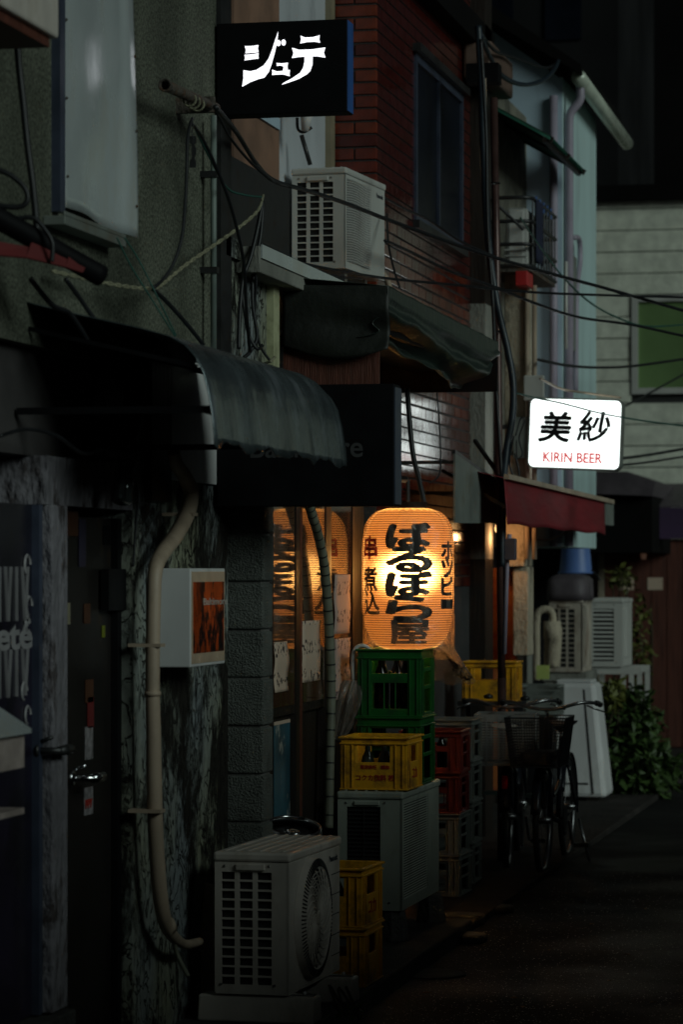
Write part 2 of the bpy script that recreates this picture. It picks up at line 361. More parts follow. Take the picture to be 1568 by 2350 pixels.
M['skydark'] = mat('dark_render', (.006, .0055, .0055), .95, var=.4, scale=1, spec=.1)
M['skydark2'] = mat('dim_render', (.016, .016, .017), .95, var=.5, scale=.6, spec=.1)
M['greenwindow'] = mat('green_blind', (.17, .27, .11), .25, var=.5, scale=.7)
M['mirror_chrome'] = mat('chrome', (.75, .76, .78), .16, 1.0, var=.1)
M['reflector'] = mat('red_reflector', (.6, .01, .02), .25)
M['rubber'] = mat('rubber', (.010, .010, .010), .6)
M['bikeframe'] = mat('dark_bike_paint', (.012, .014, .022), .3, .2)
M['stone'] = mat('rough_stone', (.10, .10, .095), .9, var=.4, scale=14, bump=.8, bscale=40)
M['note'] = mat('yellow_green_note', (.42, .50, .14), .7)
M['deadleaf'] = mat('dead_leaf', (.22, .12, .04), .8, var=.4, scale=30)
def brickmat(name, col):
    m = mat(name, col, .13, var=.35, scale=14, bump=.06, bscale=20)
    return m
BRICKS = [brickmat('glazed_red_brick', (.12, .017, .008)), brickmat('glazed_dark_brick', (.07, .010, .007)), brickmat('glazed_orange_brick', (.15, .025, .010))]
def paper(name, col, ink, sx, sz, lo=.56, hi=.6):
    """note paper with rows of small hand-written marks"""
    m, n, l, b = nodes(name); tc = n.new('ShaderNodeTexCoord'); mp = n.new('ShaderNodeMapping'); mp.inputs['Scale'].default_value = (1, sx, sz)
    l.new(tc.outputs['Object'], mp.inputs['Vector'])
    z = n.new('ShaderNodeTexNoise'); z.inputs['Scale'].default_value = 1; z.inputs['Detail'].default_value = 3; l.new(mp.outputs[0], z.inputs['Vector'])
    w = n.new('ShaderNodeTexWave'); w.wave_type = 'BANDS'; w.bands_direction = 'Z'; w.inputs['Scale'].default_value = 2.4; l.new(tc.outputs['Object'], w.inputs['Vector'])
    a = ramp(n, [(lo, (0, 0, 0)), (hi, (1, 1, 1))]); l.new(z.outputs[0], a.inputs[0])
    c = ramp(n, [(.45, (0, 0, 0)), (.55, (1, 1, 1))]); l.new(w.outputs[0], c.inputs[0])
    k = n.new('ShaderNodeMixRGB'); k.blend_type = 'MULTIPLY'; k.inputs[0].default_value = 1; l.new(a.outputs[0], k.inputs[1]); l.new(c.outputs[0], k.inputs[2])
    mx = n.new('ShaderNodeMixRGB'); l.new(k.outputs[0], mx.inputs[0]); mx.inputs[1].default_value = (*col, 1); mx.inputs[2].default_value = (*ink, 1)
    l.new(mx.outputs[0], b.inputs['Base Color']); b.inputs['Roughness'].default_value = .8; return m
M['menu'] = paper('menu_paper', (.55, .42, .32), (.04, .03, .03), 34, 46)
# ================================================================ SETTING
stru(MB().box(-60, 90, -40, 160, -.60, -.085), 'street', M['asphalt'])
KERB = .535
pv = MB().box(-.9, KERB, 6.0, 15.55, -.3, 0.0)
stru(pv, 'pavement', M['paving'], bevel=.012)
sl = MB().box(-.9, .50, 15.56, 31, -.3, -.045)
stru(sl, 'rear_pavement', mat('dark_brown_paving', (.035, .031, .028), .9, var=.5, scale=5, bump=.7, bscale=60, spec=.2), bevel=.01)
# the row of houses behind the camera's right shoulder, out of frame; it shades the lower storeys
op = MB().box(3.62, 9, -14, 17.5, -.1, 2.5)
stru(op, 'opposite_row_wall', M['concrete'])

# ================================================================ NEAR BUILDING (grey stucco, two shop doors below)
def Y(px, x=0.0, py=1310): return atx(px, py, x).y
def Z(px, py, x=0.0): return atx(px, py, x).z
yE = Y(520)
B1 = thing('stucco_building', 'grey stained stucco building at left with two dark doors below a curved awning', 'building', (-.5, 9, 0))
ztop = 2.45
MB().box(-.5, 0, 5.5, yE, ztop, 6.6).build('upper_wall', M['stucco'], B1)
# plaster shop wall
MB().box(-.5, 0, Y(302), Y(523), -.1, ztop).build('plaster_wall', M['plaster'], B1)
MB().box(-.5, -.004, Y(302) - .001, Y(318), .15, 1.98).build('door_jamb', M['plaster'], B1)
zd = Z(220, 1165)
MB().box(-.5, .004, Y(104), Y(302) - .002, zd, zd + .16).build('lintel', M['plaster_pale'], B1)
MB().box(-.5, -.05, 5.6, Y(302) - .002, zd + .16, ztop).build('transom_wall', mat('dark_transom', (.05, .045, .045), .8, var=.5, scale=3, dirt_or_sheen=(.26, .26, .30), dscale=3.2, dlo=.60, dhi=.66), B1)  # dark base colour with scattered pale patches
MB().box(-.5, -.002, Y(247), Y(284), zd + .165, zd + .46).build('patch', M['plaster_pale'], B1)
MB().box(-.5, .022, Y(106), Y(141), .27, zd - .001).build('white_post', M['plaster_pale'], B1, bevel=.006)
MB().box(-.5, .03, 5.6, Y(141), -.1, .05).build('plinth', M['darkmetal'], B1)
MB().box(-.5, .05, 5.6, Y(141), .2, .262).build('sill', M['paving'], B1, bevel=.006)
for k in range(6):
    y1 = Y(141) - .005 - k * .19
    MB().box(-.5, .034, y1 - .18, y1, .055, .195).build('base_tile', M['black'], B1, bevel=.004)
# left glass door with lettering
d1 = MB().box(-.08, -.035, 6.6, Y(96), .27, zd - .002).build('glass_door', mat('smoked_glass', (.012, .011, .017), .22, var=.4, scale=2, dirt_or_sheen=(.030, .022, .05), dscale=1.7, dlo=.45, dhi=.7), B1)
MB().box(-.1, -.01, Y(96) + .001, Y(104), .27, zd - .002).build('door_frame', M['bluemetal'], d1)
dy = Y(70, -.03); M['sticker'] = mat('white_vinyl_letters', (.30, .29, .30), .5)
text('lettering', 'etée', M['sticker'], d1, (-.033, Y(50, -.03), Z(20, 1462, -.03)), (0, 1, 0), (0, 0, 1), .125, offset=.004, sx=2.3)
orn = MB()
for i in range(9):
    yy = Y(-40 + i * 13, -.03); 
    for (pa, pb) in ((1300, 1425), (1490, 1600)):
        za, zb = Z(20, pa, -.03), Z(20, pb, -.03)
        orn.bar((-.032, yy, za), (-.032, yy + .03 * math.sin(i * 2.1), zb), .003, .012)
for (px, py, r) in ((62, 1295, .03), (66, 1390, .03), (62, 1430, .022), (55, 1585, .028), (63, 1640, .028)):
    p = atx(px, py, -.032)
    orn.torus((p.x, p.y, p.z), r, .005, 'x', 18, 4, 0, 4.6)
orn.build('ornament', M['sticker'], d1)
# right-hand black door with stickers
d2 = MB().box(-.12, -.06, Y(148), Y(300), 0.02, zd - .03).build('door', mat('black_door', (.012, .010, .009), .45, var=.5, scale=3, dirt_or_sheen=(.05, .03, .012), dscale=3, dlo=.6, dhi=.75), B1)
for a, b in ((148, 156), (291, 300)):
    MB().box(-.058, -.035, Y(a), Y(b), .02, zd - .03).build('door_stile', M['black'], d2)
def sticker(px0, py0, px1, py1, m, x=-.058, name='sticker'):
    a = atx(px0, py0, x); b = atx(px1, py1, x); y0, y1 = sorted((a.y, b.y)); z0, z1 = sorted((a.z, b.z))
    return MB().box(x, x + .002, y0, y1, z0, z1).build(name, m, d2)
sk = [mat('sticker_cream', (.20, .18, .12), .6), mat('sticker_brown', (.07, .025, .010), .6), mat('sticker_red', (.16, .02, .02), .5), mat('sticker_white', (.26, .24, .25), .5, var=.6, scale=40), mat('sticker_green', (.14, .16, .01), .6), mat('sticker_violet', (.03, .025, .05), .5)]
sticker(149, 1383, 160, 1432, sk[0]); sticker(152, 1170, 178, 1230, sk[1]); sticker(236, 1205, 252, 1250, M['black'])
sticker(192, 1385, 206, 1430, sk[1]); sticker(195, 1560, 213, 1610, sk[1]); sticker(200, 1600, 214, 1668, sk[2])
sticker(194, 1668, 212, 1740, sk[3]); sticker(192, 1808, 212, 1866, sk[3]); sticker(233, 1435, 240, 1462, sk[4]); sticker(180, 1190, 196, 1300, sk[5])
text('lettering', 'ppy', M['redink'], d2, (-.0545, Y(203, -.055), Z(203, 1838, -.055)), (0, 1, 0), (0, 0, 1), .045, offset=.001, sx=1.3)
MB().box(-.05, -.02, Y(262), Y(310), Z(280, 1400), Z(280, 1305)).build('hinge_plate', M['black'], d2)
def handle(par, px, py, x, m):
    p = atx(px, py, x); mb = MB()
    mb.tube([p, p + Vector((.09, 0, 0))], .012, 10); mb.tube([p + Vector((.085, 0, 0)), p + Vector((.085, .11, 0))], [.016, .019], 12)
    mb.torus((p.x + .012, p.y, p.z), .02, .008, 'x', 16, 6); mb.tube([p + Vector((.02, 0, .03)), p + Vector((.06, 0, .045))], .007, 8)
    return mb.build('door_handle', m, par, smooth=True)
handle(d2, 158, 1785, -.055, M['mirror_chrome'])
handle(d1, 80, 1722, -.03, M['darkmetal'])
# sheet-metal window cover, sill, frame
sy0, sy1 = Y(150, .03), Y(297, .03)
zs = Z(220, 503, .03)
def sheet_fn(u, v):
    y = sy0 + (sy1 - sy0) * u; z = zs + (6.4 - zs) * v
    x = .030 + .010 * math.sin(3.0 * z + 5 * u) * (1 - v) + .007 * math.sin(9 * u + 1.7 * z) + (.016 if u > .80 else 0) * min(1, (u - .80) * 14 if u > .8 else 0)
    x += .012 * math.exp(-((u - .35) ** 2 / .05 + (z - 3.25) ** 2 / .03)) - .010 * math.exp(-((u - .55) ** 2 / .04 + (z - 3.05) ** 2 / .02))
    z += (.008 * math.sin(u * 5) - .012 * u) * (1 - v) ** 8
    return (x, y, z)
W1 = MB().grid(sheet_fn, 30, 90).build('window_cover', M['sheet'], B1, smooth=True, solid=.003)
nl = MB()
for k in range(7):
    for u in (.03, .96):
        p = Vector(sheet_fn(u, .03 + k * .075)); nl.lathe([(.006, 0), (.003, .005)], 8, p + Vector((.003, 0, 0)), Matrix.Rotation(R(90), 3, 'Y'))
nl.build('nail', M['rust'], W1)
MB().box(.0, .03, Y(131, .02), sy0 - .002, zs - .02, 6.4).build('window_frame', M['bluemetal'], B1)
sill = MB().box(0, .075, Y(132, .05), Y(280, .06), zs - .075, zs - .045); sill.box(.068, .075, Y(132, .05), Y(280, .06), zs - .045, zs - .030)
sill.build('window_sill', M['greysheet'], B1, bevel=.003)
# dark strip + downpipe beside the corner
MB().box(0, .02, Y(496), yE, ztop, 6.6).build('corner_strip', M['darkmetal'], B1)

def cable(name, pts, r, m, label, cat='cable', group=None, n=6, sub=10):
    mb = MB().tube(spline(pts, sub), r, n); return solo(mb, name, m, label, cat, group, smooth=True)
def D(pts, d0, d1=None):
    d1 = d1 if d1 is not None else d0; m = max(len(pts) - 1, 1)
    return [atd(x, y, d0 + (d1 - d0) * i / m) for i, (x, y) in enumerate(pts)]

pz = MB(); p0 = atx(490, 265, .05); p1 = atx(490, 815, .05)
dp = thing('downpipe', 'thin grey green downpipe at the corner of the stucco wall', 'pipe', (p0.x, p0.y, p1.z))
MB().tube([p0, p1], .0125, 10).build('pipe', mat('grey_green_pipe', (.16, .20, .18), .5), dp, smooth=True)
for py in (400, 620):
    p = atx(490, py, .05); MB().box(-.0, .068, p.y - .02, p.y + .02, p.z - .012, p.z + .012).build('bracket', M['darkmetal'], dp)
rp = thing('rusty_pipe', 'rusty open-ended pipe stub sticking out along the stucco wall below the katakana sign', 'pipe', atx(378, 195, .13))
a = atx(378, 195, .13); b = atx(494, 248, .13)
MB().tube([a, b], .021, 14, caps=False).build('pipe', M['rust'], rp, smooth=True, solid=.004)
MB().tube([a + Vector((0, -.004, 0)), a + Vector((0, .02, 0))], .0245, 14, caps=False).build('collar', M['rust'], rp, smooth=True, solid=.004)
MB().box(0, .15, b.y - .10, b.y - .075, b.z - .03, b.z + .03).build('bracket', M['rust'], rp)
for k in range(3):
    MB().torus((.13, a.y + .35 + .06 * k, a.z), .024, .004, 'y', 14, 5).build('wire_binding', M['rope'], rp)

# curved awning over the doors
an = atx(490, 1005, .62); af = atx(797, 1075, .62)
A1 = thing('curved_awning', 'curved dark sheet awning with rolled front lip over the doors at left', 'awning', (.3, an.y, 2.1))
prof = [(0, 2.585), (.12, 2.555), (.25, 2.525), (.38, 2.495), (.47, 2.47), (.525, 2.44), (.56, 2.40), (.585, 2.35), (.602, 2.28), (.614, 2.20), (.62, 2.125)]
def awn(u, v):
    i = v * (len(prof) - 1); k = min(int(i), len(prof) - 2); t = i - k
    x = prof[k][0] * (1 - t) + prof[k + 1][0] * t; z = prof[k][1] * (1 - t) + prof[k + 1][1] * t
    y = an.y + (af.y - an.y) * u
    w = .004 * math.sin(y * 9) * v + .003 * math.sin(y * 23 + 3) * v * v
    if u > .93: z -= .05 * (u - .93) / .07 * (1 - v)
    if v > .98: z += .012 * math.sin(y * 13) + .008 * math.sin(y * 31)
    return (x + w, y, z)
MB().grid(awn, 40, 30).build('canopy', M['zinc_roof'], A1, smooth=True, solid=.004)
fr = MB(); zb = atx(300, 937, .3).z
fr.bar((0, an.y + .03, 2.235), (.605, an.y + .03, 2.235), .02, .022)
MB().bar((-.04, an.y + .03, 2.235), (.605, an.y + .03, 2.235), .02, .022).build('frame_bar', M['black'], A1)
MB().bar((0, an.y + 1.0, 2.155), (.60, an.y + 1.0, 2.155), .02, .02).build('frame_bar', M['black'], A1)
MB().bar((.572, an.y + .02, 2.235), (.572, af.y - .06, 2.20), .016, .016).build('front_rail', M['black'], A1)
for yy in (an.y + .025, an.y + 1.0, af.y - .03):
    MB().bar((.0, yy, 2.50), (.56, yy, 2.37), .014, .014).build('rafter', M['black'], A1)
# second dark awning nearer still, only its tail in view, with its red roll
A0 = thing('near_awning', 'out of focus dark roller awning with a red lining at the left edge', 'awning', atd(40, 560, 9.2))
c0, c1 = atd(-60, 470, 9.15), atd(232, 633, 9.45)
MB().tube(spline([c0, (c0 + c1) / 2, c1], 6), .034, 12).build('roller', M['black'], A0, smooth=True)
q = [atd(-60, 580, 9.1), atd(60, 590, 9.2), atd(150, 612, 9.3), atd(190, 625, 9.35)]
rl = MB()
for i in range(3):
    for dz0, dz1 in ((.0, .045),):
        rl.add([q[i], q[i + 1], q[i + 1] + Vector((0, .05, .035)), q[i] + Vector((0, .05, .05))], [(0, 1, 2, 3)])
rl.build('lining', mat('dull_red_lining', (.12, .012, .012), .8), A0, solid=.006)
MB().box(-.02, .0, 5, 6, 1, 2) if False else None
p = atd(60, 20, 9.0); ub = thing('wall_box', 'blurred pale box mounted high on the stucco wall in the top left corner', 'box', p)
MB().box(0.001, p.x + .05, p.y - .5, Y(140, .3), 3.315, 3.8).build('casing', M['ac'], ub, bevel=.01)
MB().box(0.002, p.x + .03, p.y - .48, Y(132, .3), 3.285, 3.314).build('base', M['redwood'], ub)

# big beige conduit on the plaster wall
X9 = .09
cp = [(398, 1035), (405, 1065), (425, 1095), (438, 1130), (430, 1175), (405, 1225), (372, 1270), (356, 1310), (352, 1400), (350, 1560), (352, 1680), (354, 1800), (358, 1930), (368, 2060), (385, 2130), (420, 2165), (458, 2160)]
cd = thing('conduit', 'thick beige wrapped pipe conduit bending down the peeling plaster wall to the lowest air conditioner', 'conduit', atx(352, 2150, X9))
rad = [.024, .026, .028, .03, .031, .030, .029, .0275, .0265, .026, .027, .028, .028, .028, .025, .018, .016]
pts = spline([atx(x, y, X9) for x, y in cp], 6); rr = []
for i in range(len(cp) - 1):
    for k in range(6): rr.append(rad[i] + (rad[i + 1] - rad[i]) * k / 6)
rr.append(rad[-1])
MB().tube(pts, rr, 16).build('sleeve', M['conduit'], cd, smooth=True)
MB().tube([atx(350, 1586, X9), atx(350, 1596, X9)], .0305, 16).build('collar', M['conduit'], cd, smooth=True)
MB().tube([atx(383, 2118, X9), atx(388, 2131, X9)], .030, 16).build('collar', M['conduit'], cd, smooth=True)
for py in (1180, 1480, 1860):
    p = atx(352 if py > 1300 else 428, py, X9)
    MB().box(.004, .125, p.y - .034, p.y + .034, p.z - .006, p.z + .006).build('saddle_clip', M['conduit'], cd)
MB().tube(spline([atx(392, 2120, X9), atx(405, 2185, X9), atx(432, 2240, .14)], 6), .009, 8).build('drain_hose', M['hose'], cd, smooth=True)
# white board behind the awning
MB().box(0, .016, Y(377), Y(491), Z(430, 1105), Z(430, 800)).build('white_board', M['white'], B1)
MB().box(0.0, .03, Y(330), Y(376), Z(350, 1150), Z(350, 800)).build('board_post', M['blackwood'], B1)

# bottle-shaped wall lamp and dark lamp head by the door
wl_ = thing('wall_lamp', 'unlit caged glass wall lamp above the black door', 'lamp', atx(288, 1100, .1))
p = atx(290, 1070, .12); q = atx(279, 1150, .12)
MB().tube([p, q], [.030, .034], 14).build('glass_cylinder', mat('ribbed_glass', (.10, .12, .12), .08, .5, stretch=(30, 30, 1)), wl_, smooth=True)
MB().tube([p + Vector((0, 0, .02)), p], [.028, .036], 14).build('cap', M['darkmetal'], wl_, smooth=True)
MB().tube([p + Vector((0, 0, .015)), (0, p.y + .02, p.z + .03)], .010, 8).build('arm', M['darkmetal'], wl_, smooth=True)
for k in range(6):
    an_ = k * math.pi / 3; o_ = Vector((.037 * math.cos(an_), .037 * math.sin(an_), 0)); MB().tube([p + o_, q + o_], .0022, 5).build('cage_bar', M['darkmetal'], wl_)
hd = thing('spot_lamp', 'unlit dark round spot lamp over the door lintel', 'lamp', atx(262, 1000, .1))
p = atx(262, 1000, .12)
MB().lathe([(.01, 0), (.05, .012), (.066, .05), (.062, .1), (.03, .12)], 18, p, Matrix.Rotation(R(-70), 3, 'X')).build('head', M['black'], hd, smooth=True)
MB().tube([p, (-.04, p.y + .05, p.z + .02)], .012, 8).build('arm', M['black'], hd, smooth=True)

# lit-up framed box on the plaster wall
y0, y1 = Y(437, .17), Y(516, .17); z0, z1 = Z(470, 1522, .1), Z(470, 1304, .1)
LB = thing('light_box', 'white shallow box with an orange picture reading Baltimore on the peeling wall', 'sign', (0, y0, z0))
yb = y0
xb = aty(366, 1400, yb).x; xf = aty(437, 1400, yb).x
MB().box(0.002, xf, yb, Y(516, xf), z0, z1).build('casing', M['white'], LB, bevel=.004)
yy1 = Y(516, xf)
pic = mat('orange_picture', (.52, .075, .012), .2, var=.85, scale=5, dirt_or_sheen=(.01, .008, .008), dscale=6, dlo=.47, dhi=.56, stretch=(1, 1.2, .8))
P_ = MB().box(xf, xf + .004, yb + .03, yy1 - .03, z0 + .05, z1 - .05).build('picture', pic, LB)
MB().box(xf, xf + .002, yb + .012, yy1 - .012, z0 + .012, z1 - .012).build('mount', mat('cream_mount', (.55, .42, .3), .25), LB)
text('lettering', 'Baltimore', mat('pale_letters', (.5, .45, .4), .4), LB, (xf + .0045, yb + (yy1 - yb) * .68, z0 + (z1 - z0) * .655), (0, 1, 0), (0, 0, 1), .036, offset=.0004, sx=2.6)
# letter box on the left door
p = atx(40, 1700, .05); ybx = Y(-60, .14); y1 = Y(50, .16)
MBX = thing('mail_box', 'pale letter box with a sloping grey lid and dark pocket beside the left door', 'mailbox', (0, y1, Z(50, 1870, .16)))
zt, zm, zb_ = Z(50, 1680, .16), Z(50, 1760, .16), Z(50, 1866, .16)
xm = aty(77, 1700, y1).x
prf = [(0, zb_), (xm, zb_), (xm, zb_ + .018), (.035, zb_ + .018), (.035, zm), (xm, zm), (xm, zt), (0.0, zt + .13)]
bx = MB(); bx.prism([(x, z) for x, z in prf], (-.03, y1 - .30, 0), (1, 0, 0), (0, 0, 1), (0, .30, 0)); 
bx.build('body', mat('pinkish_white', (.46, .38, .35), .6, dirt_or_sheen=(.25, .2, .18), dscale=4), MBX)
MB().prism([(-.01, zt + .14), (xm + .02, zt - .002), (xm + .02, zt + .012), (-.01, zt + .155)], (-.03, y1 - .31, 0), (1, 0, 0), (0, 0, 1), (0, .32, 0)).build('lid', M['sheet'], MBX)
MB().box(.02, .06, y1, y1 + .0015, (zt + zm) / 2 - .006, (zt + zm) / 2 + .012).build('letter_slot', M['black'], MBX)

# ================================================================ BLACK PROJECTING SIGN (unlit)
def proj_sign(name, label, px0, px1, py0, py1, pside, ys, face_m, side_m, depth=None):
    a = aty(px0, py1, ys); b = aty(px1, py0, ys)
    ye = depth or atx(pside, py0, b.x).y
    t = thing(name, label, 'sign', (a.x, ys, a.z))
    MB().box(a.x, b.x, ys, ye, a.z, b.z).build('box', face_m, t, bevel=.004)
    return t, a, b, ye
ys = Y(496, .015)
t, a, b, ye = proj_sign('hanging_sign', 'large unlit black box sign with faint grey lettering Baltimore above the sliding doors', 497, 905, 1160, 885, 920, ys, M['black'], M['bluemetal'])
a_ = a
a = aty(497, 1160, ys); b = aty(905, 885, ys)
MB().box(b.x, b.x + .004, ys + .004, ye - .004, a.z + .004, b.z - .004).build('side_plate', M['bluemetal'], t)
text('lettering', 'Baltimore', mat('grey_letters', (.045, .045, .047), .5), t, ((aty(552, 1000, ys).x + aty(853, 1000, ys).x) / 2, ys - .001, aty(700, 1028, ys).z), (1, 0, 0), (0, 0, 1), .118, offset=.0015, sx=1.0)
MB().box(-.02, a.x, ys + .03, ys + .05, a.z + .1, a.z + .14).build('bracket', M['darkmetal'], t)
MB().box(-.02, a.x, ys + .03, ys + .05, b.z - .14, b.z - .10).build('bracket', M['darkmetal'], t)

# ================================================================ KATAKANA SIGN (back-lit characters on black)
ys2 = Y(500, .02) + .02
a = aty(497, 265, ys2); b = aty(797, 43, ys2); ye2 = atx(810, 55, b.x).y
KS = thing('lit_sign', 'black box sign with glowing white katakana and a scuffed blue side, top of the picture', 'sign', (a.x, ys2, a.z))
MB().box(a.x, b.x, ys2, ye2, a.z, b.z).build('box', M['black'], KS, bevel=.003)
blu = mat('scuffed_blue', (.03, .11, .36), .5, var=.35, scale=9, dirt_or_sheen=(.22, .22, .15), dscale=7, dlo=.60, dhi=.66, stretch=(1, 1, .15))
MB().box(b.x, b.x + .003, ys2 + .003, ye2 - .003, a.z + .004, b.z - .004).build('side_plate', blu, KS)
MB().box(-.02, a.x, ys2 + .03, ys2 + .05, a.z + .06, a.z + .1).build('bracket', M['darkmetal'], KS)
MB().box(-.02, a.x, ys2 + .03, ys2 + .05, b.z - .1, b.z - .06).build('bracket', M['darkmetal'], KS)
lit = glow('lit_white_characters', (.96, .95, 1.0), 1.7)
def glyph(pts, name='character_stroke'):
    q = [aty(470.4 + .36 * x, .36 * y, ys2) for x, y in pts]
    mb = MB(); mb.prism([(p.x, p.z) for p in q], (0, ys2 - .0025, 0), (1, 0, 0), (0, 0, 1), (0, .002, 0)); return mb.build(name, lit, KS)
def circ(cx, cy, rx, ry): return [(cx + rx * math.cos(k * math.pi / 8), cy + ry * math.sin(k * math.pi / 8)) for k in range(16)]
glyph([(255, 295), (300, 294), (341, 288), (337, 311), (342, 333), (300, 337), (259, 340), (262, 318)])
glyph([(252, 350), (300, 347), (342, 339), (340, 356), (342, 373), (300, 378), (253, 385), (257, 367)])
glyph([(246, 448), (290, 455), (330, 446), (375, 418), (405, 378), (425, 330), (448, 258), (467, 202), (462, 262), (444, 340), (424, 412), (407, 458), (378, 495), (340, 504), (288, 524), (238, 552), (246, 500)])
glyph(circ(469, 275, 13.5, 19)); glyph(circ(502, 271, 13.5, 19))
glyph([(457, 402), (492, 405), (530, 400), (526, 422), (528, 447), (542, 446), (539, 466), (541, 486), (500, 474), (460, 475), (428, 478), (431, 462), (428, 444), (460, 456), (498, 452), (503, 424), (480, 417), (458, 420), (460, 411)])
glyph([(610, 228), (640, 240), (690, 237), (733, 226), (728, 248), (735, 272), (700, 266), (650, 268), (608, 277), (615, 252)])
glyph([(556, 305), (600, 318), (680, 316), (768, 303), (758, 335), (768, 367), (720, 359), (687, 359), (686, 410), (672, 452), (650, 473), (600, 502), (545, 522), (490, 540), (500, 530), (556, 500), (608, 465), (628, 432), (636, 395), (637, 361), (600, 363), (555, 370), (566, 340)])
# ================================================================ RESTAURANT (block pier, sliding doors, awning, set-back upper floor)
yP = Y(525) + .012
B2 = thing('restaurant_building', 'dark restaurant front with wooden sliding doors covered in paper notices under a green awning', 'building', (-.6, yP, 0))
vb = aty(605, 1500, yP).x; yPe = Y(627, vb)
hb = .196; zc = -.09
MB().box(-.30, vb - .014, yP + .012, yPe - .008, -.09, 2.45).build('pier_core', M['mortar'], B2)
for k in range(13):
    z0 = zc + k * hb; j = random.uniform(-.003, .004)
    MB().box(-.28, vb + j, yP + random.uniform(-.003, .003), yPe + .002 * random.random(), z0 + .006, z0 + hb - .005).build('block', M['block'], B2, bevel=.008)
# plaster above the pier
MB().box(-.5, 0.0, yE + .004, Y(612), 2.46, Z(600, 575, .1)).build('upper_plaster', M['plaster'], B2)
MB().box(-.5, .03, Y(612) + .001, Y(626), 2.40, Z(600, 575, .1)).build('pale_strip', mat('pale_yellow_board', (.42, .43, .26), .8, dirt_or_sheen=(.15, .15, .07), dscale=4), B2)
# ledge of the lower roof with metal flashing
yl0, yl1 = Y(597, .10), Y(905, .10); zl = Z(600, 565, .10)
MB().box(-.64, .10, yl0, yl1, zl - .11, zl).build('roof_ledge', M['concrete'], B2, bevel=.006)
MB().box(.101, .108, yl0 + .01, yl1, zl - .05, zl + .006).build('flashing', M['sheet'], B2)
MB().box(-.66, .02, yl0 - .25, yl0 - .002, zl - .06, zl + .02).build('ledge_end', M['plaster'], B2)
# set-back first floor
X2 = -.60
MB().box(-.9, X2, Y(537, X2), Y(641, X2), zl, 6.6).build('brown_board', M['brownpanel'], B2)
MB().box(-.9, X2 - .02, yE - .2, Y(536, X2), zl, 6.6).build('corner_board', M['blackwood'], B2)
MB().box(-.9, X2 - .004, Y(641, X2), Y(762, X2), zl, 6.6).build('grey_wall', mat('pale_grey_wall', (.50, .52, .55), .8, var=.2, scale=2, dirt_or_sheen=(.22, .22, .24), dscale=3, dlo=.55, dhi=.8, stretch=(1, 1, .4)), B2)
MB().box(X2 - .003, X2 + .03, Y(748, X2), Y(757, X2), zl, 6.6).build('trim', mat('ochre_trim', (.24, .20, .13), .7), B2)
MB().box(X2 - .003, X2 + .012, Y(570, X2), Y(638, X2), Z(600, 275, X2), Z(600, 248, X2)).build('pale_band', M['paleblue'], B2)
MB().box(-.5, -.46, yl0 + .35, Y(660, -.47), zl, zl + .62).build('meter_post', M['darkmetal'], B2)
# sliding door front
xd = -.03; yd0 = yPe + .003; yd1 = Y(832, xd)
zrail = Z(650, 1626, xd); zhead = 2.12
MB().box(-.10, -.045, yd0, yd1, .05, zrail - .03).build('kick_panel', M['blackwood'], B2)
MB().box(-.10, -.02, yd0, yd1, zrail - .028, zrail + .012).build('door_rail', M['blackwood'], B2)
MB().box(-.10, -.015, yd0, yd1, zhead, zhead + .3).build('door_head', M['blackwood'], B2)
MB().box(-.12, .02, yd0, yd1, -.05, .048).build('threshold', M['paving'], B2)
for a, b, m in ((676, 684, 'blackwood'), (684.5, 690, 'redwood'), (745, 757, 'blackwood'), (806, 832, 'blackwood')):
    MB().box(-.09, -.012, Y(a, -.02), Y(b, -.02), .05, zhead).build('door_stile', M[m], B2)
for a, b in ((628, 676), (691, 745), (757.5, 806)):
    MB().box(-.020, -.016, Y(a, -.016), Y(b, -.016), zrail + .013, zhead).build('pane', M['glass'], B2)
# the room behind: a reddish curtain and the dark back wall
room = MB().box(-1.5, -1.45, yd0 - .4, yd1 + .3, 0, 2.5).build('back_wall', M['redwood'], B2)
def curt(u, v):
    y = Y(757, -.12) + (Y(806, -.12) - Y(757, -.12)) * u
    return (-.14 + .014 * math.sin(u * 24), y, zrail + (zhead - zrail) * v)
MB().grid(curt, 30, 4).build('curtain', mat('rust_curtain', (.32, .085, .03), .85, var=.3, scale=3), B2, smooth=True, solid=.003)
def notice(px0, py0, px1, py1, k, x=-.026, col=None):
    a = atx(px0, py0, x); b = atx(px1, py1, x)
    def fn(u, v):
        y = a.y + (b.y - a.y) * u; z = b.z + (a.z - b.z) * v
        return (x + .003 * math.sin(v * 9 + k), y + .010 * math.sin(v * 7 + k * 2) * (u if u > .5 else 0), z)
    o = MB().grid(fn, 4, 14).build('notice', col or M['menu'], B2, smooth=True, solid=.001); return o
notice(630, 1182, 662, 1345, 0); notice(630, 1352, 663, 1460, 1); notice(630, 1474, 662, 1584, 2, -.0125)
notice(700, 1178, 726, 1290, 3, -.026); notice(693, 1425, 736, 1560, 4, -.0125)
for k_, (pa, pb) in enumerate(((1318, 1452), (1466, 1600))):
    notice(768, pa, 804, pb, 5 + k_, x=-.010, col=paper('pink_menu_paper', (.40, .29, .25), (.05, .03, .04), 34, 46) if k_ == 0 else bpy.data.materials['pink_menu_paper'])
# poster on the kick panel
pa, pb = atx(628, 1665, -.044), atx(679, 1872, -.044)
MB().box(-.044, -.041, pa.y, pb.y, pb.z, pa.z).build('poster', mat('blue_poster', (.04, .12, .16), .35, var=.6, scale=4, dirt_or_sheen=(.30, .32, .30), dscale=6, dlo=.60, dhi=.64), B2)
MB().box(-.0435, -.0395, pa.y, pb.y, pa.z + .001, pa.z + .016).build('poster_edge', M['menu'], B2)
